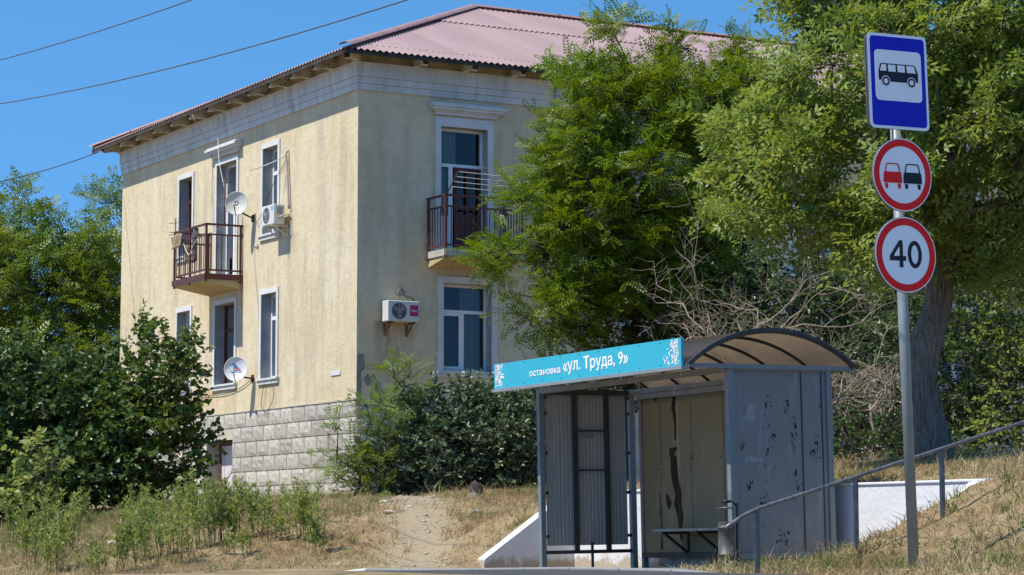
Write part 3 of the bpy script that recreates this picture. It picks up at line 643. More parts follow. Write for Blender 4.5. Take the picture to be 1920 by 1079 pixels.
# ------------------------------------------------------------------ things on the facades (top-level, world coordinates)
def W(p): return (XB + p[0], YB + p[1], ZB + p[2])
def cable(name, pts, r, mat, label, cat='cable', group=None, n=5, smooth=4):
    P = [Vector(p) for p in pts]; out = []
    if name == 'overhead_wire':        # a sagging span is a parabola
        A_ = np.array(pts); fz = np.polyfit(A_[:, 1], A_[:, 2], 2); fx = np.polyfit(A_[:, 1], A_[:, 0], 1); P = [Vector((float(np.polyval(fx, q)), float(q), float(np.polyval(fz, q)))) for q in np.linspace(A_[0, 1], A_[-1, 1], 12)]
    for i in range(len(P) - 1):
        p0, p1, p2, p3 = P[max(i - 1, 0)], P[i], P[i + 1], P[min(i + 2, len(P) - 1)]
        for k in range(smooth):
            t = k / smooth; out.append(.5 * ((2 * p1) + (p2 - p0) * t + (2 * p0 - 5 * p1 + 4 * p2 - p3) * t * t + (3 * p1 - p0 - 3 * p2 + p3) * t ** 3))
    out.append(P[-1]); base = out[0].copy()
    o = MB().tube([q - base for q in out], r, n).build(name, mat); o.location = base; return tag(o, label, cat, group)
def disc_dish(name, loc, wallpt, dia, mat, label, logo):
    e = empty(name, W(wallpt), label, 'satellite dish', 'satellite dishes on the end facade')
    c = Vector(loc) - Vector(wallpt)
    nrm = (Vector((-FW.x - .12, -FW.y - .05, .16))).normalized(); sx = Vector((0, 0, 1)).cross(nrm).normalized(); sy = nrm.cross(sx)
    M_ = MB(); rings = 6; seg = 28; vs_ = [c - nrm * .07]; fs = []
    for i in range(1, rings + 1):
        rr = i / rings
        for j in range(seg):
            an = 2 * math.pi * j / seg; vs_.append(c + (sx * math.cos(an) * .94 + sy * math.sin(an)) * dia / 2 * rr - nrm * .07 * (1 - rr * rr))
    fs += [(0, 1 + j, 1 + (j + 1) % seg) for j in range(seg)]
    for i in range(rings - 1):
        fs += [(1 + i * seg + j, 1 + i * seg + (j + 1) % seg, 1 + (i + 1) * seg + (j + 1) % seg, 1 + (i + 1) * seg + j) for j in range(seg)]
    M_.add(vs_, fs, True); d_ = M_.build('dish', mat, e, fix=False)
    rim = [c + (sx * math.cos(2 * math.pi * j / 32) * .94 + sy * math.sin(2 * math.pi * j / 32)) * dia / 2 for j in range(33)]
    MB().tube(rim, .008, 5, False).build('rim', mat, d_)
    f0 = c - sy * dia * .5 - nrm * .03; f1 = c - sy * dia * .20 + nrm * .30
    MB().tube([f0, f0.lerp(f1, .5) - sy * .02, f1], .011, 6).build('feed_arm', 'dark_metal', e)
    MB().tube([f1 + nrm * .03, f1 - nrm * .05], [.028, .034], 10).build('receiver', 'dish', e)
    MB().tube([Vector((0, 0, 0)), c * .35 + Vector((0, 0, -.06)), c - nrm * .12 - sy * .12], .02, 8).build('mount', 'rust', e)
    MB().box(-.03, .0, -.06, .06, -.08, .08).build('wall_plate', 'rust', e)
    def P(x, y): 
        rr = min(1, math.hypot(x, y) / (dia / 2)); return c + sx * x + sy * y - nrm * (.07 * (1 - rr * rr) - .006)
    if logo:
        for pts, mt in (([(-.10, .13), (-.03, .13), (.035, .06), (-.01, .015), (-.055, .06)], 'blue_print'), ([(.005, .045), (.065, .04), (.115, -.025), (.05, -.025)], 'red_print')):
            MB().add([P(*p) for p in pts], [tuple(range(len(pts)))]).build('logo', mt, d_, fix=False)
        lettering('триколор', d_, 'blue_print', lambda p, q: P(p, q), -.13, .13, -.09, -.035, .01)
    for x, y in ((-.03, -.13), (.03, -.13)) if logo else ((-.04, -.08), (.04, -.08), (-.03, -.16), (.035, -.16)):
        MB().add([P(x + .008 * math.cos(k), y + .008 * math.sin(k)) for k in range(6)], [tuple(range(6))]).build('bolt', 'rust', d_, fix=False)
disc_dish('satellite_dish', (-.42, 5.43, 6.74), (-.0, 5.43, 6.42), .54, 'dish', 'grey satellite dish over the balcony end of the sunny facade', False)
disc_dish('satellite_dish', (-.42, 5.36, 3.0), (-.0, 5.36, 2.80), .55, 'dish_white', 'white satellite dish with blue and red logo by the lower windows', True)

def ac_unit(loc, fn, w, h, dp, gap, label, sticker, feet):
    e = empty('air_conditioner', W(loc), label, 'air conditioner', 'outdoor air conditioner units')
    m = MB(); fbox(m, fn, 0, w, gap, gap + dp, 0, h); body = m.build('casing', 'ac_white', e, bevel=.015)
    cx_, cz_, r = (w * .36 if fn is fR else w * .62), h * .5, h * .40; o = gap + dp
    def ring(r0, r1, o0, mt, nm, n=28):
        m = MB(); vs_ = [fn(cx_ + rr * math.cos(6.2832 * j / n), o0, cz_ + rr * math.sin(6.2832 * j / n)) for rr in (r0, r1) for j in range(n)]
        m.add(vs_, [(j, (j + 1) % n, n + (j + 1) % n, n + j) for j in range(n)]); m.build(nm, mt, e, fix=False)
    ring(.0, r, o + .003, 'ac_dark', 'fan_opening'); ring(.0, r * .24, o + .012, 'ac_grey', 'fan_hub')
    for k in range(5): ring(r * (.32 + .15 * k), r * (.345 + .15 * k), o + .010, 'ac_grey', 'grille_ring')
    m = MB()
    for k in range(12): an = 6.2832 * k / 12; m.bar(fn(cx_ + r * .2 * math.cos(an), o + .009, cz_ + r * .2 * math.sin(an)), fn(cx_ + r * math.cos(an), o + .009, cz_ + r * math.sin(an)), .006)
    m.build('grille_spoke', 'ac_grey', e)
    for k in range(3):
        an = 2.094 * k; pts = [(r * .2, an), (r * .85, an + .25), (r * .85, an + .95), (r * .2, an + .7)]
        MB().add([fn(cx_ + q * math.cos(t), o + .005, cz_ + q * math.sin(t)) for q, t in pts], [(0, 1, 2, 3)]).build('fan_blade', 'ac_grey', e, fix=False)
    for a in (w * .15, w * .85):
        m = MB(); m.bar(fn(a, 0, -.02), fn(a, gap + dp + .02, -.02), .03, .03); m.bar(fn(a, .01, -.28), fn(a, .01, 0), .03, .03); m.bar(fn(a, .02, -.26), fn(a, gap + dp * .7, -.03), .02, .02); m.build('wall_bracket', feet, e)
    if sticker == 'pink':
        MB().add([fn(a, o + .003, z) for a, z in ((w * .70, h * .28), (w * .97, h * .28), (w * .97, h * .80), (w * .70, h * .80))], [(0, 1, 2, 3)]).build('label_sticker', 'magenta', e, fix=False)
        lettering('Haier', e, 'white_print', lambda p, q: fn(p, o + .006, q), w * .735, w * .935, h * .47, h * .60, .008)
    else:
        MB().add([fn(w * .14 + .045 * math.cos(k * .4488), o + .003, h * .8 + .06 * math.sin(k * .4488)) for k in range(14)], [tuple(range(14))]).build('label_sticker', 'cyan_print', e, fix=False)
        MB().add([(-gap - dp * .7, -.003, h * .5), (-gap - dp * .2, -.003, h * .5), (-gap - dp * .2, -.003, h * .85), (-gap - dp * .7, -.003, h * .85)], [(0, 1, 2, 3)]).build('valve_panel', 'ac_grey', e, fix=False)
        MB().tube([(-gap - dp * .5, -.01, h * .3), (-gap - dp * .4, -.09, h * .4), (-gap * .4, -.07, h * .5), (-.02, -.02, h * .35)], .018, 6).build('hose', 'cable_pale', e)
    return e
ac_unit((0, 3.38, 6.05), fL, .66, .44, .26, .14, 'weathered air conditioner with round blue sticker below the upper window', 'blue', 'ac_white')
ac_unit((.53, 0, 3.68), fR, .72, .43, .27, .10, 'white air conditioner with pink sticker beside the lower window', 'pink', 'rust')
cable('pipe', [W((-.05, 3.36, 6.4)), W((-.06, 3.40, 6.9)), W((-.06, 3.46, 7.35)), W((-.08, 3.48, 7.62)), W((-.02, 3.5, 7.7))], .028, 'pipe_wrap', 'grey wrapped pipe rising from the air conditioner on the end facade', 'pipe')
cable('pipe', [W((-.05, 3.5, 7.6)), W((-.35, 3.75, 7.42)), W((-.7, 4.02, 7.28))], .013, 'rope', 'thin white drain tube sticking out above the air conditioner', 'pipe')
cable('pipe', [W((.98, -.0, 4.3)), W((.98, -.10, 4.29)), W((1.08, -.12, 4.22)), W((1.2, -.14, 4.2)), W((1.24, -.15, 4.1))], .022, 'cable', 'black bent pipe above the air conditioner with pink sticker', 'pipe')
o = MB().tube([(0, .01, 0), (0, -.08, 0)], .075, 14).build('wall_plug', 'plaster_bare'); o.location = W((.98, 0, 4.32)); tag(o, 'grey mortar collar where the pipe enters the shaded facade', 'wall plug')
cable('cable', [W((-.6, 7.72, 9.1)), W((-.12, 7.72, 8.2)), W((-.06, 7.75, 7.2)), W((-.06, 7.6, 6.4))], .008, 'cable_pale', 'thin cable hanging from the eave left of the balcony door')
cable('cable', [W((-.1, 7.35, 9.0)), W((-.3, 6.8, 8.0)), W((-.4, 6.2, 7.2))], .008, 'rope', 'thin white cable slanting from the eave to the aerial')
cable('cable', [W((-.03, 5.3, 6.4)), W((-.08, 5.0, 6.3)), W((-.05, 4.7, 6.6)), W((-.03, 4.2, 7.1)), W((-.03, 3.6, 7.5))], .007, 'cable', 'thin cable looping from the upper dish to the pipe')
cable('cable', [W((-.02, 9.0, 2.45)), W((-.03, 8.3, 2.56)), W((-.03, 7.0, 2.52)), W((-.03, 6.0, 2.62)), W((-.03, 5.4, 2.78))], .008, 'cable', 'thin cable running below the lower sills to the white dish')
cable('cable', [W((-.05, 4.6, 2.68)), W((-.06, 4.75, 2.2)), W((-.05, 4.5, 2.02)), W((-.05, 4.1, 2.3)), W((-.05, 4.2, 2.66))], .007, 'cable', 'loop of thin cable hanging below the lower right sill')
cable('cable', [W((-.02, 5.42, 6.3)), W((-.02, 5.3, 5.4)), W((-.02, 5.0, 4.0)), W((-.02, 4.95, 3.0))], .006, 'cable_pale', 'thin pale cable running down the wall between the two dishes')
cable('cable', [W((4.62, -.2, 9.2)), W((4.62, -.12, 8.4)), W((4.64, -.03, 7.7)), W((4.75, -.03, 7.3))], .013, 'cable', 'dark cable dropping from the eave on the shaded facade')
# tv aerials
def aerial(loc, rods, mast, label):
    e = empty('tv_aerial', W(loc), label, 'aerial', 'tv aerials on the balcony')
    MB().tube([(0, 0, 0), (0, 0, mast)], .014, 6).build('mast', 'rust', e)
    for z, l, dx in rods: MB().tube([(-l * RT.x + dx, -l * RT.y, z), (l * RT.x + dx, l * RT.y, z + .02)], .007, 5).build('element', 'rust', e)
    MB().tube([(-.12, .02, mast * .55), (.12, -.2, mast * .55)], .01, 5).build('boom', 'rust', e)
aerial((-.45, 6.05, 6.32), ((.95, .17, 0), (.72, .05, .1), (.55, .06, .1), (.4, .16, .12), (.30, .13, .14)), 1.05, 'rusty tv aerial standing on the near end of the balcony')
aerial((-.9, 7.9, 5.9), ((.62, .11, -.05), (.35, .11, -.05), (.1, .08, 0)), .75, 'small dark tv aerial at the far corner of the balcony')
# washing and clutter
def cloth(name, mat, pts, label, n=8):
    P = [Vector(W(p)) for p in pts]; base = P[0]; m = MB(); vs_ = []
    for i in range(n + 1):
        for j in range(n + 1):
            u, v = i / n, j / n; p = (P[0] * (1 - u) + P[1] * u) * (1 - v) + (P[3] * (1 - u) + P[2] * u) * v
            vs_.append(p - base + Vector((.03 * math.sin(u * 9 + v * 2), .02 * math.sin(v * 7 + u * 5), .015 * math.sin(u * 12))))
    m.add(vs_, [(i * (n + 1) + j, (i + 1) * (n + 1) + j, (i + 1) * (n + 1) + j + 1, i * (n + 1) + j + 1) for i in range(n) for j in range(n)], True)
    o = m.build(name, mat, None, fix=False); sd = o.modifiers.new('thickness', 'SOLIDIFY'); sd.thickness = .012; o.location = base; return tag(o, label, 'washing')
cloth('blanket', 'cloth_tan', [(-.98, 7.95, 6.2), (-.98, 7.3, 6.24), (-.98, 7.3, 5.95), (-.98, 7.95, 5.9)], 'tan blanket folded over the far balcony rail')
cloth('garment', 'cloth_tan', [(-.86, 7.5, 5.95), (-.86, 7.15, 5.95), (-.86, 7.2, 5.6), (-.86, 7.4, 5.55)], 'tan cloth hanging behind the balcony bars')
cloth('garment', 'cloth_dark', [(-.87, 6.95, 6.28), (-.87, 6.6, 6.28), (-.87, 6.62, 5.55), (-.87, 6.85, 5.5)], 'dark trousers hanging on the end balcony')
cable('rope', [W((-.9, 7.85, 6.25)), W((-.92, 7.4, 6.05)), W((-.92, 7.0, 5.7)), W((-.9, 6.6, 6.0)), W((-.7, 6.1, 6.15)), W((-.4, 6.05, 6.35))], .012, 'rope', 'white rope sagging along the end balcony rail', 'rope')
# drying lines on the long facade's balcony
e = empty('drying_rack', W((1.63, -.83, 6.31)), 'drying rack of four white lines above the shaded balcony', 'drying rack')
for a in (0, 1.78): MB().tube([(a, 0, 0), (a, -.55, .42)], .014, 6).build('arm', 'maroon', e)
for k in range(4): t = .35 + .21 * k; MB().tube([(0, -.55 * t, .42 * t), (.89, -.55 * t, .42 * t - .02), (1.78, -.55 * t, .42 * t)], .005, 4).build('line', 'rope', e)

# ------------------------------------------------------------------ overhead wires
cable('overhead_wire', [(12, 52, 9.2), (12, 38.62, 7.55), (12, 33.53, 6.97), (12, 29.47, 6.64), (12, 26.15, 6.41), (12, 23.5, 6.26), (12, 14, 6.1)], .009, 'cable', 'long black overhead wire, the lower of two crossing the sky', 'wire', 'overhead wires', smooth=6)
cable('overhead_wire', [(11, 52, 9.6), (11, 38.25, 7.84), (11, 35.44, 7.58), (11, 30.77, 7.14), (11, 27.41, 6.91), (11, 16, 6.6)], .008, 'cable', 'black overhead wire cutting the top left corner of the sky', 'wire', 'overhead wires', smooth=6)
cable('overhead_wire', [(21.12, 59.25, 10.2), (18.9, 58.0, 9.32), (17.3, 57.2, 8.85), (12, 54, 7.9)], .012, 'cable', 'overhead wire running from the far eave corner to the left', 'wire', 'overhead wires', smooth=6)

# ------------------------------------------------------------------ bus shelter (local x = depth away from the road, y = along the road)
SL, SD, SH = 4.22, 1.42, 2.28
shel = empty('bus_shelter', (15.39, 26.80, .0), 'grey metal bus shelter with arched brown roof and turquoise name board', 'bus shelter')
shel.rotation_euler = Matrix.Rotation(-.018, 3, FW).to_euler()
def sbox(nm, mat, *b, parent=shel, bevel=0): return box(nm, mat, parent, *b, bevel=bevel)
ps = .075
for x, yv_ in ((0, 0), (SD - ps, 0), (0, -SL), (SD - ps, -SL)):
    sbox('post', 'shelter_paint', x, x + ps, yv_ - ps / 2, yv_ + ps / 2, -.12, SH, bevel=.006)
sbox('top_beam', 'shelter_paint', .0, ps, -SL + .04, -.04, SH - .07, SH - .004, bevel=.004); sbox('top_beam', 'shelter_paint', SD - ps, SD, -SL + .04, -.04, SH - .07, SH - .004, bevel=.004)
# near end wall: two sheets in a frame, faces the camera
ew = sbox('end_wall', 'panel_chipped', ps + .002, 1.0, -SL - .012, -SL + .008, .20, SH - .05)
MB().box(1.006, SD - ps - .002, -SL - .014, -SL + .006, .20, SH - .05).build('sheet', 'panel_chipped', ew)
MB().box(.996, 1.010, -SL - .022, -SL - .008, .2, SH - .06).build('seam', 'shelter_dark', ew)
MB().box(SD - ps - .07, SD - ps - .055, -SL - .022, -SL - .010, .2, SH - .06).build('seam', 'shelter_dark', ew)
MB().box(.0, SD, -SL - .045, -SL + .045, SH - .05, SH + .012).build('top_trim', 'shelter_paint', ew, bevel=.004)
MB().box(ps, SD - ps, -SL - .035, -SL + .035, .14, .2).build('bottom_rail', 'shelter_paint', ew, bevel=.004)
MB().box(ps + .002, ps + .03, -SL - .024, -SL - .01, .2, SH - .06).build('edge_strip', 'shelter_paint', ew)
MB().add([(.18, -SL - .015, 1.66), (.36, -SL - .015, 1.66), (.38, -SL - .015, 1.84), (.27, -SL - .015, 1.86), (.25, -SL - .015, 1.76)], [(0, 1, 2, 3, 4)]).build('torn_sticker', 'sticker', ew, fix=False)
MB().add([(.2, -SL - .015, 1.2), (.46, -SL - .015, 1.21), (.44, -SL - .015, 1.26), (.22, -SL - .015, 1.27)], [(0, 1, 2, 3)]).build('torn_sticker', 'sticker', ew, fix=False)
def chips(parent, fn, n, a0, a1, z0, z1, sd):
    r = random.Random(sd); m = MB()
    for _ in range(n // 5):
        c0, c1 = r.uniform(a0, a1), r.uniform(z0, z1); sg = r.uniform(.012, .05)
        for _k in range(r.randint(5, 16)):
            ca, cz = c0 + r.gauss(0, sg * .6), c1 + r.gauss(0, sg); ra = r.uniform(.002, .008) * (2.0 if r.random() < .15 else 1); rz = ra * r.uniform(.5, 2.6); k = 7
            if not (a0 - .06 < ca < a1 + .04): continue
            m.add([fn(ca + ra * r.uniform(.3, 1.4) * math.cos(6.283 * i / k), cz + rz * r.uniform(.3, 1.4) * math.sin(6.283 * i / k)) for i in range(k)], [tuple(range(k))])
    o = m.build('chipped_paint', 'tear_dark', parent, fix=False); o['kind'] = 'stuff'; return o
fe = lambda a, z: (a, -SL - .0155, z)
chips(ew, fe, 34, .5, .95, 1.45, 1.95, 1); chips(ew, fe, 36, .45, .95, .95, 1.55, 2); chips(ew, fe, 26, .15, .6, .75, 1.1, 3); chips(ew, fe, 30, 1.08, 1.3, 1.25, 1.95, 4); chips(ew, fe, 24, .5, .9, .28, .42, 5); chips(ew, fe, 26, .1, .95, .3, 2.1, 6); chips(ew, fe, 14, .84, .95, 1.4, 1.52, 8)
# back wall
bw = sbox('back_wall', 'panel_olive', SD - .05, SD - .03, -SL + .04, -2.12, .20, SH - .05); MB().box(SD - .052, SD - .032, -2.114, -.30, .2, SH - .05).build('sheet', 'panel_olive', bw)
MB().box(SD - .075, SD - .01, -SL + .04, -.24, .13, .20).build('bottom_rail', 'shelter_dark', bw); MB().box(SD - .075, SD - .01, -.30, -.24, -.1, SH - .05).build('upright', 'shelter_paint', bw); MB().box(SD - .075, SD - .012, -2.15, -2.08, -.1, .13).build('upright', 'shelter_dark', bw)
MB().box(SD - .09, SD - .012, -SL + .04, -.2, SH - .14, SH - .075).build('top_rail', 'shelter_paint', bw)
def tear(pts, wd, sd):
    r = random.Random(sd); vs_ = []; k = len(pts)
    for (l, z, w) in pts: vs_.append((SD - .056, -l - w * r.uniform(.3, .8), z)); vs_.append((SD - .056, -l + w * r.uniform(.3, .8), z))
    MB().add(vs_, [(2 * i, 2 * i + 1, 2 * i + 3, 2 * i + 2) for i in range(k - 1)]).build('tear', 'tear_dark', bw, fix=False)
tear([(1.02, 2.2, .02), (1.04, 2.1, .07), (1.02, 2.0, .08), (1.05, 1.9, .05), (1.06, 1.75, .06), (1.05, 1.6, .03)], 1, 1)
tear([(1.02, 1.5, .12), (.96, 1.42, .16), (1.0, 1.38, .1), (1.0, 1.25, .14), (1.03, 1.1, .13), (1.05, 1.0, .16), (1.10, .92, .14), (1.08, .8, .11), (1.12, .65, .1), (1.12, .5, .08), (1.14, .35, .07)], 1, 2)
tear([(.62, 2.2, .1), (.63, 2.14, .08), (.62, 2.1, .03)], 1, 3); tear([(.66, .95, .015), (.68, .7, .025), (.69, .4, .02), (.68, .24, .03)], 1, 4); tear([(.84, .92, .04), (.88, .82, .08), (.88, .74, .03)], 1, 5)
fb = lambda a, z: (SD - .055, -a, z); chips(bw, fb, 34, .4, 2.6, .4, 2.1, 11)
# bench
bn = sbox('bench', 'bench_paint', .94, 1.34, -3.4, -1.12, .455, .49, bevel=.006)
for l in (1.3, 2.05, 2.8):
    m = MB(); m.bar((1.0, -l, .445), (1.34, -l, .2), .03, .03); m.bar((.98, -l, .44), (1.36, -l, .44), .03, .03); m.bar((1.36, -l, .44), (1.36, -l, .16), .03); m.build('bench_bracket', 'shelter_dark', bn)
# far end wall: corrugated sheets on a dark frame
fw_ = sbox('lattice', 'shelter_dark', ps, SD - ps, -.02, .02, .2, .245)
for x in (.50, .97): MB().box(x, x + .06, -.035, .005, .245, SH - .07).build('bar', 'shelter_dark', fw_)
for z in (1.24, 1.74): MB().box(.56, .97, -.03, -.005, z, z + .022).build('bar', 'shelter_dark', fw_)
MB().box(.74, .765, -.03, .0, -.08, .34).build('bar', 'shelter_dark', fw_); MB().box(ps, SD - ps, -.03, .01, -.09, -.05).build('bar', 'shelter_dark', fw_); MB().box(ps, SD, -.03, .03, SH - .075, SH - .01).build('bar', 'shelter_dark', fw_)
for z in (.40, .95, 1.45, 1.95, 2.15):
    MB().box(ps, ps + .05, -.02, .005, z, z + .04).build('clip', 'shelter_dark', fw_); MB().box(SD - ps - .05, SD - ps, -.02, .005, z, z + .04).build('clip', 'shelter_dark', fw_)
for x0, x1 in ((.115, .535), (.535, .985), (.985, 1.305)):
    n = int((x1 - x0) / .012); m = MB(); vs_ = []
    for i in range(n + 1):
        x = x0 + (x1 - x0) * i / n; ph = ((x * 1000) % 110) / 110; yo = .012 if ph < .12 or .5 < ph < .58 else 0
        vs_ += [(x, .012 + yo * .8, .305), (x, .012 + yo * .8, SH - .02)]
    m.add(vs_, [(2 * i, 2 * i + 2, 2 * i + 3, 2 * i + 1) for i in range(n)]); m.build('corrugated_sheet', 'corrugated', fw_, fix=False)
MB().add([(.62, -.003 + .008, 1.66), (.82, .005, 1.66), (.82, .005, 1.70), (.62, .005, 1.70)], [(0, 1, 2, 3)]).build('torn_sticker', 'sticker', fw_, fix=False)
# arched roof
X0, X1, ZA, PK = -.55, 1.72, SH - .005, .40
def arc(t, dz=0):                      # t 0..1 across the depth
    x = X0 + (X1 - X0) * t; c = (X0 + X1) / 2; h = (X1 - X0) / 2; Rr = (h * h + PK * PK) / (2 * PK); return x, ZA + math.sqrt(max(0, Rr * Rr - (x - c) ** 2)) - (Rr - PK) + dz
rf = None
rl = [.06, -1.1, -2.2, -3.3, -SL - .10]
for a, b in zip(rl[:-1], rl[1:]):
    m = MB(); n = 22; vs_ = []
    for i in range(n + 1): x, z = arc(i / n, .02); vs_ += [(x, a - .003, z), (x, b + .003, z)]
    m.add(vs_, [(2 * i, 2 * i + 2, 2 * i + 3, 2 * i + 1) for i in range(n)], True)
    o = m.build('roof_sheet' if rf else 'roof', 'polycarbonate', rf or shel, fix=False); rf = rf or o
for l in [.04] + [-SL * k / 6 for k in range(1, 6)] + [-SL - .07]:
    m = MB(); pts = [arc(i / 20, -.01) for i in range(21)]; m.tube([(x, l, z) for x, z in pts], .02, 4); m.build('rib', 'shelter_dark', rf)
m = MB()                                # edge trim of the near end
for i in range(24):
    (xa, za), (xb, zb_) = arc(i / 24, .0), arc((i + 1) / 24, .0); m.add([(xa, -SL - .104, za - .005), (xb, -SL - .104, zb_ - .005), (xb, -SL - .104, zb_ + .034), (xa, -SL - .104, za + .034), (xa, -SL - .09, za - .005), (xb, -SL - .09, zb_ - .005), (xb, -SL - .09, zb_ + .034), (xa, -SL - .09, za + .034)], [(0, 1, 2, 3), (4, 7, 6, 5), (3, 2, 6, 7), (0, 4, 5, 1)])
m.build('edge_trim', 'shelter_dark', rf)
MB().box(X0 - .01, X1 + .01, -SL - .06, -SL - .05, ZA - .03, ZA + .02).build('tie_beam', 'shelter_paint', rf)
for x in (X0, X1 - .03): MB().box(x, x + .035, -SL - .09, .05, ZA - .03, ZA + .01).build('purlin', 'shelter_paint', rf)
# name board on the front edge
sb_ = sbox('name_board', 'sign_cyan', X0 - .05, X0 - .02, -SL - .02, .03, ZA - .01, ZA + .30)
MB().box(X0 - .08, X0 + .02, -SL - .06, .05, ZA - .05, ZA - .012).build('gutter', 'galvanised', sb_)
bx_ = X0 - .054
fs_ = lambda l, z: (bx_, -l, ZA + z)
lettering('остановка', sb_, 'white_print', fs_, .205 * 4.22, .382 * 4.22, .088, .155, .016)
me_ = lettering('«ул. Труда, 9»', sb_, 'white_print', fs_, .397 * 4.22, .745 * 4.22, .055, .245, .016)
r = random.Random(4)
for l0, flip in ((.0, 1), (4.20, -1)):
    m = MB()
    for k in range(95):
        a = abs(r.gauss(0, .12)); z = r.uniform(.015, .285)
        if a > .36: continue
        a *= .6 + .6 * (1 - z / .3); w, h, t = r.uniform(.006, .035), r.uniform(.004, .016), r.uniform(0, 3.14)
        c, s_ = math.cos(t), math.sin(t); q = [(-w, -h), (w, -h * .4), (w, h * .6), (-w * .4, h)]
        m.add([(bx_, -(l0 + flip * max(.006, a + c * p - s_ * o_)), ZA + min(.293, max(.0, z + s_ * p + c * o_))) for p, o_ in q], [(0, 1, 2, 3)])
    o = m.build('ornament', 'white_print', sb_, fix=False); o['kind'] = 'stuff'
for k in range(9):
    for z in (.275, .02):
        MB().add([(bx_, -(.30 + k * .44) - .009 * math.cos(j), ZA + z + .009 * math.sin(j)) for j in range(6)], [tuple(range(6))]).build('screw', 'shelter_dark', sb_, fix=False)

# ------------------------------------------------------------------ retaining wall of the bay
rw = empty('retaining_wall', (17.0, 24.5, 0), 'white painted retaining wall with sloping wings behind the bus shelter', 'retaining wall')
MB().box(0, .2, -4.1, 4.2, -.3, 1.0).build('wall', 'whitewash', rw)
def wing(yc, x_low, zl, zh, flat):
    m = MB(); m.prism([(.0, -.3), (.0, zh), (-flat, zh), (x_low - 17.0, zl), (x_low - 17.0, -.3)], lambda x, z, h: (x, yc + h, z), 0, .2); return m.build('wing', 'whitewash', rw)
wing(4.2, 15.62, .12, 1.0, .08); wing(-4.3, 16.15, .36, 1.0, .05)
m = MB(); m.box(-.02, .22, -4.32, 4.42, 1.0, 1.03); m.build('coping', 'whitewash', rw, bevel=.008)

# ------------------------------------------------------------------ road sign post
PX, PY = 14.49, 18.25; PZ = float(gz(PX, PY)) - .02
sp = empty('road_sign_post', (PX, PY, PZ), 'grey steel post carrying bus stop, no overtaking and 40 limit signs', 'road sign'); sp.rotation_euler = Matrix.Rotation(-.026, 3, FW).to_euler()
MB().tube([(0, 0, -.2), (0, 0, 5.0)], .05, 20).build('post', 'galvanised', sp)
MB().tube([(0, 0, 5.0), (0, 0, 5.02)], .052, 16).build('cap', 'dark_metal', sp)
YS = -.075
def rrect(w, h, r, n=5):
    out = []
    for cx_, cy_, a0_ in ((w / 2 - r, h / 2 - r, 0), (-w / 2 + r, h / 2 - r, 90), (-w / 2 + r, -h / 2 + r, 180), (w / 2 - r, -h / 2 + r, 270)):
        for k in range(n + 1): a = R_(a0_ + 90 * k / n); out.append((cx_ + r * math.cos(a), cy_ + r * math.sin(a)))
    return out
def circ(r, n=56): return [(r * math.cos(6.28319 * k / n), r * math.sin(6.28319 * k / n)) for k in range(n)]
def plate(nm, mat, poly, cz, y0, y1, parent): m = MB(); m.prism(poly, lambda p, q, h: (p, h, cz + q), y0, y1); return m.build(nm, mat, parent)
def flat(nm, mat, poly, cz, lay, parent): return plate(nm, mat, poly, cz, YS - .001 - .002 * lay + .0018, YS - .001 - .002 * lay, parent)
def ringf(nm, mat, r0, r1, cz, lay, parent, sx=1., ox=0, n=56):
    y = YS - .001 - .002 * lay; m = MB(); vs_ = [(ox + sx * rr * math.cos(6.28319 * k / n), y, cz + rr * math.sin(6.28319 * k / n)) for rr in (r0, r1) for k in range(n)]
    m.add(vs_, [(k, (k + 1) % n, n + (k + 1) % n, n + k) for k in range(n)]); return m.build(nm, mat, parent, fix=False)
# bus stop sign (box sign with deep sides)
zb_ = 4.71 - PZ
bs_ = plate('bus_stop_sign', 'sign_back', rrect(.70, .91, .05), zb_, YS + .028, YS + .004, sp); plate('rear_plate', 'sign_back', rrect(.68, .89, .05), zb_, YS + .051, YS + .07, bs_)
flat('border', 'sign_white', rrect(.70, .91, .05), zb_, 0, bs_); flat('blue_field', 'sign_blue', rrect(.645, .855, .035), zb_, 1, bs_); flat('white_field', 'sign_white', rrect(.55, .485, .045), zb_ + .055, 2, bs_)
bz = zb_ + .06
flat('pictogram', 'sign_black', [(-.235, -.055), (-.195, -.055), (-.19, -.03), (-.155, -.005), (-.115, -.03), (-.11, -.065), (.105, -.065), (.11, -.03), (.15, -.005), (.185, -.03), (.19, -.055), (.232, -.055), (.235, .02), (.205, .10), (.19, .108), (-.20, .108), (-.215, .098), (-.236, .03)], bz, 3, bs_)
for q in ([(-.215, .035), (-.145, .035), (-.145, .097), (-.195, .097)], [(-.12, .032), (-.035, .032), (-.035, .097), (-.12, .097)], [(-.01, .032), (.075, .032), (.075, .097), (-.01, .097)], [(.10, .032), (.205, .032), (.187, .097), (.10, .097)]): flat('pictogram_window', 'sign_white', q, bz, 4, bs_)
for x in (-.155, .15): ringf('pictogram_wheel', 'sign_white', 0, .052, bz - .062, 4, bs_, ox=x, n=24); ringf('pictogram_wheel', 'sign_black', .026, .044, bz - .062, 5, bs_, ox=x, n=24)
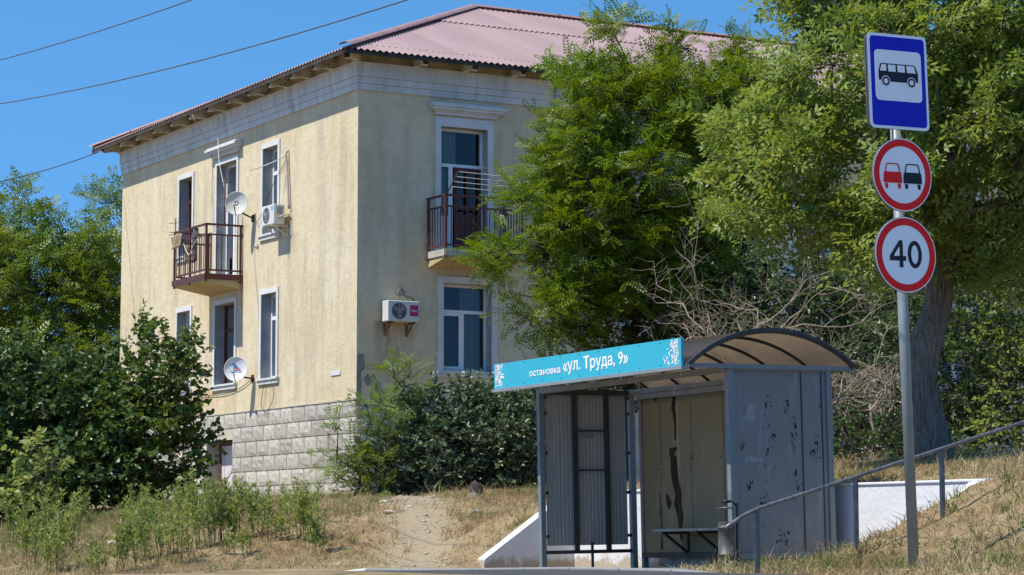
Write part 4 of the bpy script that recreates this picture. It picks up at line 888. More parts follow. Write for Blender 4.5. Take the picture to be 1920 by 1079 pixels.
# no overtaking
z2 = 3.82 - PZ
d2 = plate('no_overtaking_sign', 'sign_back', circ(.35), z2, YS + .02, YS + .002, sp); flat('border', 'sign_white', circ(.348), z2, 0, d2); ringf('red_ring', 'sign_red', .272, .338, z2, 1, d2)
for ox, mt, mt2 in ((-.118, 'sign_red', 'sign_red_pale'), (.118, 'sign_black', 'sign_black')):
    q = [(-.105, -.07), (.105, -.07), (.11, -.055), (.105, .025), (.09, .035), (-.09, .035), (-.105, .025), (-.11, -.055)]; flat('pictogram', mt, [(x + ox, y) for x, y in q], z2 - .01, 2, d2)
    for a, b in (((-.088, .03), (-.07, .105)), ((-.07, .105), (-.055, .112)), ((-.055, .112), (.055, .112)), ((.055, .112), (.07, .105)), ((.07, .105), (.088, .03))):
        m = MB(); m.bar((a[0] + ox, YS - .006, z2 - .01 + a[1]), (b[0] + ox, YS - .006, z2 - .01 + b[1]), .003, .010); m.build('pictogram', mt2, d2)
    for x in (-.075, .075): flat('pictogram', mt, [(x + ox - .017, -.076), (x + ox + .017, -.076), (x + ox + .017, -.11), (x + ox + .008, -.125), (x + ox - .008, -.125), (x + ox - .017, -.11)], z2 - .01, 2, d2)
# speed limit
z3 = 3.06 - PZ
d3 = plate('speed_limit_sign', 'sign_back', circ(.36), z3, YS + .02, YS + .002, sp); flat('border', 'sign_white', circ(.358), z3, 0, d3); ringf('red_ring', 'sign_red', .28, .348, z3, 1, d3)
flat('digit', 'sign_black', [(-.19, -.062), (-.19, -.018), (-.075, .13), (-.035, .13), (-.035, -.018), (.0, -.018), (.0, -.062), (-.035, -.062), (-.035, -.125), (-.078, -.125), (-.078, -.062)], z3 + .005, 2, d3)
flat('digit_gap', 'sign_white', [(-.14, -.018), (-.078, -.018), (-.078, .066)], z3 + .005, 3, d3)
m = MB(); y = YS - .005; n = 40; vs_ = [(.105 + sx * math.cos(6.28319 * k / n), y, z3 + .005 + sz * math.sin(6.28319 * k / n)) for sx, sz in ((.043, .09), (.083, .13)) for k in range(n)]
m.add(vs_, [(k, (k + 1) % n, n + (k + 1) % n, n + k) for k in range(n)]); m.build('digit', 'sign_black', d3, fix=False)
for z, pr_ in ((zb_ + .3, bs_), (zb_ - .3, bs_), (z2 + .12, d2), (z2 - .12, d2), (z3 + .12, d3), (z3 - .12, d3)): MB().box(-.16, .16, -.058, -.05, z - .02, z + .02).build('clamp', 'galvanised', pr_)

# ------------------------------------------------------------------ handrail
hr = empty('handrail', (13.8, 19.8, 0), 'worn dark metal handrail climbing the bank right of the shelter', 'handrail')
def rz(x): return .69 + (x - 13.8) * .272
pts = [(13.42, 19.8, .50), (13.5, 19.8, .545), (13.62, 19.8, .615), (13.8, 19.8, rz(13.8))] + [(x, 19.8, rz(x)) for x in (14.5, 15.5, 16.5, 17.5, 19.0)]
MB().tube([(x - 13.8, y - 19.8, z) for x, y, z in pts], .02, 10).build('rail', 'rail_metal', hr)
for x in (13.8, 15.0, 16.1, 17.9):
    MB().bar((x - 13.8, 0, float(gz(x, 19.8)) - .15), (x - 13.8, 0, rz(x) - .01), .04).build('post', 'rail_metal', hr)

# ------------------------------------------------------------------ litter bin
bx0, by0 = 15.18, 22.36; bz0 = float(gz(bx0, by0))
lb = empty('litter_bin', (bx0, by0, bz0), 'small grey metal litter bin hanging on a frame by the shelter post', 'litter bin')
prof = [(.0, .09), (.086, .09), (.092, .095), (.092, .15), (.096, .152), (.096, .163), (.092, .165), (.093, .44), (.097, .442), (.097, .453), (.093, .455), (.094, .50), (.099, .51), (.09, .51), (.088, .45), (.0, .12)]
n = 24; m = MB(); vs_ = [(rr * math.cos(6.28319 * k / n), rr * math.sin(6.28319 * k / n), z) for rr, z in prof for k in range(n)]
m.add(vs_, [(i * n + k, i * n + (k + 1) % n, (i + 1) * n + (k + 1) % n, (i + 1) * n + k) for i in range(len(prof) - 1) for k in range(n)], True); m.build('bucket', 'bin_metal', lb, fix=False)
for sx in (-1, 1): MB().bar((sx * .118 * RT.x, sx * .118 * RT.y, -.05), (sx * .118 * RT.x, sx * .118 * RT.y, (.72 if sx > 0 else .12)), .02).build('frame_leg', 'dark_metal', lb)
MB().bar((-.118 * RT.x, -.118 * RT.y, .05), (.118 * RT.x, .118 * RT.y, .05), .02).build('frame_bar', 'dark_metal', lb)
MB().tube([(0, 0, .655), (0, 0, .663), (0, 0, .68)], [.10, .112, .02], 20).build('rain_hood', 'bin_metal', lb)
MB().tube([(.11 * RT.x, .11 * RT.y, .69), (.06 * RT.x, .06 * RT.y, .74), (-.03, .02, .74)], .011, 6).build('hood_arm', 'dark_metal', lb)
MB().tube([(.0, .0, .72), (0, 0, .75)], [.05, .06], 12).build('ashtray', 'dark_metal', lb)

# ------------------------------------------------------------------ vegetation
def nrmz(a): return a / np.maximum(np.linalg.norm(a, axis=-1, keepdims=True), 1e-9)
def leaflet(L, w, fold=.12):           # one quad, base at the origin, pointing along +x
    return np.array([(0, 0, 0), (L * .45, w / 2, fold * w), (L, 0, -.05 * L), (L * .45, -w / 2, fold * w)])
def simple_leaf(L, w, fold=.25):        # two quads folded on the midrib
    v = np.array([(0, 0, 0), (L * .5, 0, -.02 * L), (L, 0, -.16 * L), (L * .72, w * .30, fold * w * .5 - .06 * L), (L * .3, w / 2, fold * w), (L * .3, -w / 2, fold * w), (L * .72, -w * .30, fold * w * .5 - .06 * L)])
    q = np.array([(0, 1, 3, 4), (1, 2, 3, 3), (0, 5, 6, 1), (1, 6, 2, 2)])
    v2 = np.array([v[0], v[1], v[3], v[4], v[1], v[2], v[3], v[0], v[5], v[6], v[1]]);
    return np.array([v[0], (L * .62, 0, -.05 * L), (L * .55, w * .42, fold * w * .8), (L * .22, w * .5, fold * w), (L * .62, 0, -.05 * L), v[2], (L * .72, w * .3, fold * w * .4), (L * .55, w * .42, fold * w * .8),
                     v[0], (L * .22, -w * .5, fold * w), (L * .55, -w * .42, fold * w * .8), (L * .62, 0, -.05 * L), (L * .62, 0, -.05 * L), (L * .55, -w * .42, fold * w * .8), (L * .72, -w * .3, fold * w * .4), v[2]])
def compound(pairs, L, ll, lw, droop=.15):
    out = []
    for k in range(pairs):
        t = .18 + .74 * k / max(1, pairs - 1); x = L * t; z = -droop * L * t * t
        for s in (1, -1):
            a = s * (1.15 - .25 * t); l = leaflet(ll * (1 - .25 * abs(t - .5)), lw); c, sn = math.cos(a), math.sin(a)
            l = l @ np.array([(c, sn, 0), (-sn, c, 0), (0, 0, 1)]); out.append(l + np.array([x, s * .004, z]))
    out.append(leaflet(ll, lw) + np.array([L * .95, 0, -droop * L * .9])); return np.concatenate(out)
def scatter(tv, pos, d, n, s):
    d = nrmz(d); b = nrmz(np.cross(n, d)); n2 = np.cross(d, b)
    V = pos[:, None] + s[:, None, None] * (tv[None, :, 0:1] * d[:, None] + tv[None, :, 1:2] * b[:, None] + tv[None, :, 2:3] * n2[:, None])
    return V.reshape(-1, 3)
def quads(V): return np.arange(len(V), dtype=np.int32).reshape(-1, 4)
def spot(u, v, d): return RT * ((u - 960) / 4600 * d) + FW * d + Vector((0, 0, CAMZ + (1007 - v) / 4600 * d))
def ell(u, v, ru, rv, d, rd): p = spot(u, v, d); return (np.array(p), ru / 4600 * d, rd, rv / 4600 * d)
RTn, FWn = np.array(RT), np.array(FW)
def in_ell(n, e, shell, g):
    c, rr, rd, rz_ = e; q = nrmz(g.normal(size=(n, 3))); rad = g.uniform(0, 1, n) ** (1 / 3) * (1 - shell) + shell * g.uniform(.75, 1.0, n)
    q = q * rad[:, None]; return c + q[:, :1] * rr * RTn + q[:, 1:2] * rd * FWn + q[:, 2:] * np.array([0, 0, rz_])
def tubes(paths, radii, n=5):           # many polylines of equal length -> V, Q
    Vs, Qs, off = [], [], 0
    for P, r in zip(paths, radii):
        P = np.asarray(P, float); k = len(P); T = np.gradient(P, axis=0); T = nrmz(T); ref = np.where(np.abs(T[:, 2:3]) > .9, np.array([[1., 0, 0]]), np.array([[0., 0, 1]]))
        A = nrmz(np.cross(T, ref)); B = np.cross(T, A); an = np.arange(n) * 2 * math.pi / n
        V = P[:, None] + np.asarray(r)[:, None, None] * (np.cos(an)[None, :, None] * A[:, None] + np.sin(an)[None, :, None] * B[:, None])
        i, j = np.meshgrid(np.arange(k - 1), np.arange(n), indexing='ij'); j2 = (j + 1) % n
        Qs.append(np.stack([i * n + j, i * n + j2, (i + 1) * n + j2, (i + 1) * n + j], -1).reshape(-1, 4) + off); Vs.append(V.reshape(-1, 3)); off += k * n
    return np.concatenate(Vs), np.concatenate(Qs)
def plant(name, base, label, cat, group, ells, spacing, twigs_per, leaves_per, tv, leaf, seed, trunk=None, trunk_r=.1, bark='bark_dark', clump_r=.42, twig_len=.35, up=.35, droop=.0, shell=.45, parts=('trunk', 'crown'), n_max=4000, extra=None, scale=(.75, 1.2), limb=.035, flat_=.75, shrink=.1):
    scale = (scale[0] * .75, scale[1] * 1.1) if scale == (.75, 1.2) else scale
    g = np.random.default_rng(seed); base = np.array(base, float)
    sh_ = clump_r * shrink; ells = [(e_[0], max(.10, e_[1] - sh_), max(.10, e_[2] - sh_ * .6), max(.10, e_[3] - sh_)) for e_ in ells]
    C = []; owner = []
    for k, e in enumerate(ells):
        vol = e[1] * e[2] * e[3] * 4.19; n = int(min(n_max, max(5, vol / spacing ** 3 * 2.4)))
        for p in in_ell(n, e, shell, g):
            if all(np.sum((p - q) ** 2) > spacing ** 2 for q in C): C.append(p); owner.append(k)
    C = np.array(C); owner = np.array(owner); N = len(C)
    e = empty(name, base, label, cat, group)
    # limbs
    tp = np.array(trunk, float) if trunk is not None else np.array([base, base + (0, 0, .6)])
    paths, rads = [], []
    if trunk is not None:
        t = np.linspace(0, len(tp) - 1, (len(tp) - 1) * 6 + 1); dense = np.stack([np.interp(t, np.arange(len(tp)), tp[:, i]) for i in range(3)], 1)
        rr = np.interp(t, np.arange(len(tp)), trunk_r) if isinstance(trunk_r, (list, tuple)) else np.linspace(trunk_r, trunk_r * .35, len(t))
        V, Q = tubes([dense + g.normal(0, .004, dense.shape)], [rr * (1 + g.normal(0, .008, len(rr)))], 30)
        ax_ = np.repeat(dense, 30, 0); rg = np.tile(1 + .04 * np.sin(np.arange(30) * 2.9) + g.normal(0, .03, 30), len(dense)) + g.normal(0, .010, len(V)); V = ax_ + (V - ax_) * rg[:, None]
        np_mesh(parts[0], V - base, Q, 'bark' if bark == 'bark' else bark, e, True)
    lo = int(len(tp) * .45); nodes = [q for q in (tp[lo:] if trunk is not None else tp)]
    ax = nodes[len(nodes) // 2]
    for c in C[np.argsort(np.linalg.norm(C - ax, axis=1))]:
        A = np.array(nodes); dist = np.linalg.norm(A - c, axis=1) + .6 * np.maximum(0, A[:, 2] - c[2]); s0 = A[np.argmin(dist)]; L_ = np.linalg.norm(c - s0)
        mid = s0 * .5 + c * .5 + np.array([0, 0, .06 * L_]) + g.normal(0, .07 * L_, 3)
        t = np.linspace(0, 1, 5)[:, None]; P = (1 - t) ** 2 * s0 + 2 * t * (1 - t) * mid + t * t * c
        far = np.linalg.norm(c - ax); r0 = limb * (.3 + 1.1 * math.exp(-far / 1.3)); r1 = limb * (.25 + 1.0 * math.exp(-(far + .3) / 1.3))
        paths.append(P); rads.append(np.linspace(r0, max(.006, r1 * .8), 5)); nodes.append(c); nodes.append(P[2])
    T = N * twigs_per; ci = np.repeat(np.arange(N), twigs_per)
    out = nrmz(C[ci] - np.array([ells[o][0] for o in owner])[ci] + 1e-3)
    dirn = nrmz(g.normal(size=(T, 3)) * .75 + out * .55 + np.array([0, 0, up]))
    tb = C[ci] + nrmz(g.normal(size=(T, 3))) * (clump_r * g.uniform(0, 1, T) ** .6)[:, None] * np.array([1, 1, flat_]); tl = twig_len * g.uniform(.6, 1.2, T)
    k2 = min(T, 2600); sel = g.permutation(T)[:k2]
    tw_p = [np.array([C[ci[i]], tb[i], tb[i] + dirn[i] * tl[i]]) for i in sel]; tw_r = [np.array([.008, .006, .003])] * k2
    V, Q = tubes(paths, rads, 5); V2, Q2 = tubes(tw_p, tw_r, 3)
    np_mesh('branches', np.concatenate([V, V2]) - base, np.concatenate([Q, Q2 + len(V)]), bark, e, True)
    # leaves along the twigs
    li = np.repeat(np.arange(T), leaves_per); M = len(li); f = np.tile(np.linspace(.25, 1.0, leaves_per), T) + g.normal(0, .05, M)
    pos = tb[li] + dirn[li] * (tl[li] * f)[:, None]
    side = nrmz(np.cross(dirn[li], np.array([0, 0, 1.]) + g.normal(0, .3, (M, 3)))) * np.where(np.arange(M) % 2, 1, -1)[:, None]
    d = nrmz(side * g.uniform(.5, 1.1, M)[:, None] + dirn[li] * g.uniform(.3, 1., M)[:, None] + g.normal(0, .3, (M, 3)) + np.array([0, 0, -droop]))
    n = nrmz(np.array([-.42, -.15, .62]) + g.normal(0, .55, (M, 3)) + out[ci][li] * .45)
    V = scatter(tv, pos, d, n, g.uniform(*scale, M))
    if extra is not None: V = np.concatenate([V, extra(g)])
    np_mesh(parts[1], V - base, quads(V), leaf, e)
    return e
def base_at(x, y): return (x, y, float(gz(x, y)) - .02)
LOC = compound(6, .26, .058, .025); ASH = compound(3, .22, .095, .036); ASHF = compound(4, .30, .11, .042); POP = simple_leaf(.125, .11); LIL = simple_leaf(.085, .06); DRK = simple_leaf(.09, .055); SAP = compound(8, .34, .06, .024)

# black locust in front of the long facade
b = base_at(23.3, 37.4); bz_ = b[2]
plant('locust_tree', b, 'bright green feathery locust tree in front of the shaded facade', 'tree', 'trees along the long facade',
      [ell(1180, 330, 175, 215, 43, 1.5), ell(1125, 165, 85, 95, 43, 1.0), ell(1155, 72, 30, 42, 43, .5), ell(1295, 190, 130, 105, 43, 1.3), ell(1285, 95, 35, 45, 43, .5), ell(1365, 110, 40, 45, 43.5, .6), ell(1240, 110, 35, 35, 43, .5),
       ell(1040, 400, 95, 75, 42.6, 1.1), ell(975, 465, 80, 50, 42.4, .9), ell(1050, 565, 75, 75, 42.6, 1.), ell(1120, 600, 70, 50, 43, .9), ell(1280, 470, 150, 120, 43.4, 1.3), ell(1400, 250, 110, 140, 44, 1.3), ell(1050, 255, 55, 75, 43, .7), ell(1175, 500, 110, 90, 43.2, 1.2)],
      .54, 19, 8, LOC, 'leaf_locust', 21, trunk=[b, (23.25, 37.35, bz_ + 1.5), (23.4, 37.3, bz_ + 3.2), (23.2, 37.4, bz_ + 5), (23.3, 37.3, bz_ + 7)], trunk_r=.11, clump_r=.42, twig_len=.4, limb=.05, droop=.1, scale=(.65, 1.5), shrink=.36)
# ash beside the bay
b = base_at(21.6, 26.7); z = b[2]
plant('ash_tree', b, 'large ash tree with pale leaning trunk behind the road signs', 'tree', 'trees along the long facade',
      [ell(1640, 170, 230, 170, 33, 1.9), ell(1820, 250, 170, 220, 33, 1.9), ell(1470, 330, 140, 120, 32.6, 1.4), ell(1400, 265, 70, 85, 32.8, 1.), ell(1550, 440, 120, 75, 32.3, 1.2), ell(1910, 90, 190, 150, 33.2, 1.8), ell(1500, 95, 75, 75, 33, 1.), ell(1440, 65, 30, 25, 33, .4), ell(1700, -70, 260, 110, 33, 1.7),
       ell(1860, 470, 100, 70, 33, 1.2), ell(1680, 440, 110, 70, 32.4, 1.1), ell(1640, 330, 180, 110, 32, 1.2), ell(2080, 250, 160, 260, 33, 1.8), ell(1440, 420, 100, 90, 32.4, 1.1), ell(1590, 480, 90, 60, 32.2, 1.0), ell(1530, 10, 70, 45, 33, .8)],
      .60, 18, 8, ASH, 'leaf_ash', 22, trunk=[b, (21.48, 26.72, z + .55), (21.36, 26.76, z + 1.05), (21.42, 26.7, z + 1.45), (21.62, 26.62, z + 2.1), (21.7, 26.58, z + 2.9), (21.65, 26.6, z + 4), (21.6, 26.6, z + 5.5)], trunk_r=[.27, .24, .235, .225, .185, .17, .14, .07], bark='bark', clump_r=.40, twig_len=.38, limb=.07, droop=.15, scale=(.6, 1.55), shrink=.45)
# trees left of the house
b = base_at(20.5, 63.5)
plant('ash_tree', b, 'tall bushy green tree left of the house with several pointed tops', 'tree', 'trees left of the house',
      [ell(60, 560, 130, 140, 66, 2.4), ell(38, 395, 38, 58, 66, 1.), ell(120, 430, 50, 55, 66, 1.1), ell(175, 470, 52, 60, 66, 1.1), ell(25, 470, 60, 80, 66, 1.2), ell(190, 600, 62, 110, 66, 1.6), ell(90, 720, 150, 110, 65, 2.2), ell(-70, 560, 90, 160, 66, 2)],
      .68, 16, 6, ASHF, 'leaf_ash_far', 23, trunk=[b, (20.4, 63.5, 3), (20.6, 63.4, 6), (20.5, 63.4, 8.5)], trunk_r=.2, clump_r=.6, twig_len=.55, limb=.06, scale=(.9, 1.4), shrink=.4)
b = base_at(24.3, 69.5)
plant('ash_tree', b, 'tree behind the house corner showing beside the far eave', 'tree', 'trees left of the house',
      [ell(215, 420, 38, 75, 73, 1.4), ell(235, 380, 30, 50, 73, 1.), ell(220, 520, 50, 100, 73, 1.5)], .7, 14, 5, ASHF, 'leaf_ash_far', 24, trunk=[b, (24.3, 69.4, 4), (24.3, 69.4, 8.5)], trunk_r=.18, clump_r=.55, twig_len=.5)
# poplar suckers and thicket in front of the end facade
PG = 'poplar thicket at the left end of the house'
b = base_at(18.3, 48.0)
plant('poplar_shrub', b, 'broad leaved poplar shrub overlapping the cream end facade', 'shrub', PG,
      [ell(295, 700, 68, 75, 49, .9), ell(262, 632, 30, 36, 49, .5), ell(345, 680, 36, 40, 49, .5), ell(290, 830, 95, 120, 49, 1.2), ell(335, 880, 38, 60, 49, .7), ell(240, 760, 60, 90, 49, 1.)], .40, 12, 6, POP, 'leaf_poplar', 31, clump_r=.32, twig_len=.38, limb=.022, shell=.35)
b = base_at(16.8, 48.6)
plant('poplar_shrub', b, 'dark poplar shrub between the facade shrub and the left edge', 'shrub', PG,
      [ell(150, 800, 115, 140, 49.5, 1.2), ell(180, 900, 110, 75, 48.5, 1.1), ell(110, 720, 70, 60, 50, 1.)], .42, 12, 6, POP, 'leaf_dark', 32, clump_r=.34, twig_len=.38, limb=.022, shell=.35)
b = base_at(15.2, 48.4)
plant('poplar_shrub', b, 'tall dark shrub at the left edge of the thicket', 'shrub', PG,
      [ell(20, 780, 95, 150, 50, 1.3), ell(40, 920, 110, 70, 49, 1.1), ell(-60, 850, 80, 130, 50, 1.3)], .42, 12, 6, POP, 'leaf_dark', 33, clump_r=.34, twig_len=.38, limb=.022, shell=.35)
b = base_at(15.0, 45.3)
plant('poplar_shrub', b, 'low bright poplar sucker with big pale leaves at the left', 'shrub', PG,
      [ell(70, 880, 55, 42, 47, .5), ell(30, 900, 40, 40, 47, .4), ell(65, 945, 25, 30, 47, .4)], .40, 9, 5, POP * 1.15, 'leaf_weed', 34, clump_r=.3, twig_len=.36, limb=.018, shell=.3)
HG = 'far shrubs left of the house'
for k, (u, lab) in enumerate(((-40, 'far shrub filling the background at the left edge'), (70, 'far shrub in the background below the pointed tree'), (175, 'far shrub in the background beside the house corner'))):
    p = spot(u, 900, 62); b = base_at(p.x, p.y)
    plant('background_shrub', b, lab, 'shrub', HG, [ell(u, 850, 75, 110, 62, 1.4), ell(u + 10, 960, 80, 60, 62, 1.4)], .6, 14, 5, POP * 1.5, 'leaf_dark', 40 + k, clump_r=.5, twig_len=.45, limb=.02)
# lilac bushes under the shaded facade
LG = 'dark leafy bushes along the shaded facade'
for k, (u, d, lab, es) in enumerate((
        (725, 43, 'dark leafy bush at the stone corner of the house', [(735, 875, 60, 65, .9), (765, 800, 45, 60, .7), (700, 905, 45, 38, .6), (772, 760, 18, 40, .35)]),
        (830, 42.6, 'dark leafy bush below the lower window', [(835, 850, 70, 85, 1.), (815, 775, 32, 40, .5), (850, 790, 40, 45, .6), (800, 905, 50, 35, .6)]),
        (900, 42.8, 'dark leafy bush with a tall shoot right of the lower window', [(905, 820, 65, 95, 1.), (882, 735, 20, 42, .35), (890, 900, 60, 40, .7), (915, 760, 35, 40, .5)]),
        (985, 42.4, 'dark leafy bush beside the left shelter post', [(985, 815, 55, 100, 1.), (1005, 745, 40, 40, .6), (950, 780, 35, 45, .5), (985, 900, 60, 40, .7), (937, 730, 10, 28, .2)]))):
    p = spot(u, 940, d); b = base_at(p.x, p.y)
    plant('lilac_bush', b, lab, 'bush', LG, [ell(a, v, ru, rv, d, rd) for a, v, ru, rv, rd in es], .30, 13, 6, LIL, 'leaf_lilac', 50 + k, clump_r=.25, twig_len=.26, limb=.016, up=.5, shell=.35, parts=('trunk', 'foliage'))
# locust saplings at the corner
SG = 'locust saplings at the house corner'
for k, (u, lab, es) in enumerate(((735, 'feathery locust sapling reaching above the corner bush', [(752, 722, 30, 28, .3), (735, 765, 40, 25, .35), (720, 800, 30, 22, .3), (782, 722, 14, 14, .2), (698, 760, 16, 14, .2), (728, 840, 14, 30, .2)]),
                                  (660, 'feathery locust sapling spreading in front of the stone plinth', [(640, 815, 18, 20, .2), (635, 850, 24, 18, .25), (662, 885, 36, 30, .35), (645, 890, 30, 16, .25), (690, 915, 30, 30, .3)]))):
    p = spot(u, 940, 42.2); b = base_at(p.x, p.y)
    plant('locust_sapling', b, lab, 'sapling', SG, [ell(a, v, ru, rv, 42.2, rd) for a, v, ru, rv, rd in es], .26, 7, 3, SAP, 'leaf_ash_far', 60 + k, clump_r=.16, twig_len=.25, limb=.014, up=.7, shell=.3, parts=('trunk', 'foliage'))
# undergrowth behind and right of the shelter
UG = 'shrubs behind the bus shelter'
for k, (u, d, lab, es, mt) in enumerate((
        (1140, 44.5, 'dark shrub behind the turquoise name board', [(1130, 640, 90, 70, 1.), (1090, 730, 90, 60, 1.), (1180, 700, 90, 80, 1.)], 'leaf_dark'),
        (1290, 44, 'dark shrub under the locust tree behind the shelter roof', [(1260, 600, 110, 90, 1.2), (1330, 660, 90, 70, 1.)], 'leaf_dark'),
        (1470, 42, 'dark shrub behind the dead branches', [(1460, 570, 120, 110, 1.3), (1420, 670, 110, 70, 1.1), (1540, 640, 90, 90, 1.1)], 'leaf_dark'),
        (1640, 39, 'low green shrub between the shelter and the tree trunk', [(1625, 770, 60, 80, .9), (1655, 680, 70, 70, .9), (1590, 700, 40, 60, .7), (1660, 830, 60, 40, .7)], 'leaf_dark'),
        (1710, 41, 'shrub behind the leaning trunk', [(1700, 620, 90, 90, 1.2), (1720, 760, 80, 90, 1.)], 'leaf_dark'),
        (1830, 39, 'broad shrub right of the leaning trunk', [(1830, 700, 70, 130, 1.1), (1800, 810, 45, 55, .8), (1840, 560, 70, 80, 1.)], 'leaf_dark'),
        (1760, 42.5, 'tall dark shrub behind the ash trunk', [(1740, 560, 90, 100, 1.3), (1780, 700, 90, 110, 1.3), (1760, 820, 90, 60, 1.2)], 'leaf_dark'),
        (1900, 42.5, 'tall dark shrub behind the right edge shrub', [(1900, 520, 100, 110, 1.3), (1900, 690, 110, 120, 1.3), (1930, 830, 100, 60, 1.2)], 'leaf_dark'),
        (1600, 43, 'tall dark shrub behind the tangle of dry twigs', [(1590, 570, 100, 100, 1.3), (1620, 700, 90, 110, 1.2), (1620, 820, 90, 60, 1.2)], 'leaf_dark'),
        (1380, 44.5, 'tall dark shrub filling the gap under the locust crown', [(1360, 500, 90, 100, 1.3), (1380, 640, 110, 100, 1.3)], 'leaf_dark'),
        (1590, 37, 'low undergrowth at the right rear corner of the shelter', [(1590, 830, 55, 45, .8), (1640, 850, 50, 30, .7)], 'leaf_dark'),
        (1700, 36, 'low undergrowth left of the trunk foot', [(1690, 840, 40, 35, .6), (1665, 800, 35, 50, .6)], 'leaf_dark'),
        (1910, 38, 'leafy shrub at the right edge above the handrail', [(1900, 560, 60, 110, 1.), (1920, 700, 70, 100, 1.), (1890, 815, 70, 45, .9), (1990, 650, 80, 180, 1.1)], 'leaf_ash'))):
    p = spot(u, 880, d); b = base_at(p.x, p.y)
    plant('shrub', b, lab, 'shrub', UG, [ell(a, v, ru, rv, d, rd) for a, v, ru, rv, rd in es], .40, 12, 5, DRK, mt, 70 + k, clump_r=.33, twig_len=.34, limb=.02, shell=.35, parts=('trunk', 'foliage'))

# dead bushes
def dead(name, b, label, seed, spread, height, n0):
    g = np.random.default_rng(seed); paths, rads = [], []
    def grow(p, d, L, r, lev):
        k = 5; P = [p]; dd = d.copy()
        for i in range(k):
            dd = nrmz(dd + g.normal(0, .22, 3) + np.array([0, 0, .03])); P.append(P[-1] + dd * L / k)
        paths.append(np.array(P)); rads.append(np.linspace(r, r * .45, k + 1))
        if lev == 0: return
        for c in range(int(g.integers(3, 6))):
            i = int(g.integers(1, k + 1)); nd = nrmz(dd * .55 + nrmz(g.normal(size=3)) * .75); grow(P[i], nd, L * g.uniform(.45, .75), r * .5, lev - 1)
    for i in range(n0):
        a = g.uniform(0, 6.28); d0 = nrmz(np.array([math.cos(a) * spread, math.sin(a) * spread, 1.])); grow(np.array(b) + g.normal(0, .15, 3) * (1, 1, 0), d0, height * g.uniform(.5, .8), .022, 3)
    gb = np.array([b[0], b[1], float(gz(b[0], b[1])) - .05])
    for i in range(4): P = np.linspace(gb + g.normal(0, .12, 3) * (1, 1, 0), np.array(b) + g.normal(0, .12, 3), 6); P[1:-1] += g.normal(0, .05, (4, 3)); paths.append(P); rads.append(np.linspace(.035, .024, 6))
    b = tuple(gb); V, Q = tubes(paths, rads, 4); e = empty(name, b, label, 'dead bush', 'dead bushes behind the shelter'); np_mesh('branches', V - np.array(b), Q, 'dead_wood', e, True)
p = spot(1400, 700, 38.5); dead('dead_bush', (p.x, p.y, 2.7), 'tall bare dead bush above the shelter roof', 81, .7, 2.7, 6)
p = spot(1330, 720, 38.5); dead('dead_bush', (p.x, p.y, 2.4), 'bare dead bush left of the taller one behind the shelter roof', 82, .9, 2.0, 5)
p = spot(1560, 700, 37.5); dead('dead_bush', (p.x, p.y, 2.3), 'tangle of dry tan twigs between shelter roof and road signs', 83, 1.0, 1.6, 7)
p = spot(1650, 680, 37); dead('dead_bush', (p.x, p.y, 2.3), 'dry twigs hanging behind the sign post', 84, 1.0, 1.4, 6)

# weeds on the bank
WG = 'tall green weeds on the bank'
weeds = [(11.37, 34.6, .97, 'tallest weed at the left bottom corner'), (11.84, 35.03, .83, 'weed second from the left bottom corner'), (12.93, 40.2, .63, 'weed at the left edge near the thicket'), (15.06, 43.08, .59, 'weed at the foot of the thicket'),
         (11.9, 32.3, .85, 'dense weed low on the bank, left of centre'), (12.81, 34.03, .67, 'short weed behind the dense one'), (12.89, 33.23, .77, 'weed right of the dense one'), (12.79, 32.26, .9, 'leaning weed on the lower bank'),
         (13.49, 33.47, .93, 'tall weed below the cellar door, left of two'), (13.81, 33.58, .82, 'weed below the cellar door'), (14.02, 33.52, .86, 'tall weed below the cellar door, right of two'), (14.36, 33.33, .82, 'weed in front of the stone plinth'),
         (14.42, 32.84, .58, 'short weed in front of the stone plinth'), (14.71, 32.56, .95, 'tall single weed left of the brown slope'), (14.54, 31.68, .6, 'low weed at the foot of the tall single one'), (11.55, 32.38, .44, 'small weed at the bottom edge'),
         (12.87, 37.31, .68, 'weed halfway to the thicket'), (15.09, 39.4, .55, 'weed on the upper bank by the thicket'), (15.99, 37.63, .44, 'small weed under the plinth'), (16.42, 41.69, .53, 'weed in front of the door reveal'), (16.31, 43.7, .45, 'weed beside the poplar shrub'), (15.6, 34.93, .5, 'small weed on the upper bank'),
         (12.3, 35.9, .7, 'weed behind the second from the left corner'), (12.4, 33.0, .75, 'weed between the dense and the leaning ones'), (13.2, 35.2, .6, 'weed in the middle of the left bank'), (13.7, 36.6, .55, 'weed on the middle bank below the thicket'), (14.3, 36.0, .6, 'weed left of the upper bank stones'),
         (14.9, 36.6, .6, 'weed on the upper bank below the cellar door'), (15.5, 38.4, .5, 'weed at the bank top left of the plinth'), (11.2, 33.2, .6, 'low weed at the very bottom left'), (14.6, 38.2, .55, 'weed on the bank right of the thicket foot'), (13.6, 32.3, .5, 'low weed in front of the tall pair'), (15.2, 33.6, .55, 'weed behind the tall single one'), (16.9, 40.5, .5, 'weed close to the cellar door step')]
WL = leaflet(.075, .02)
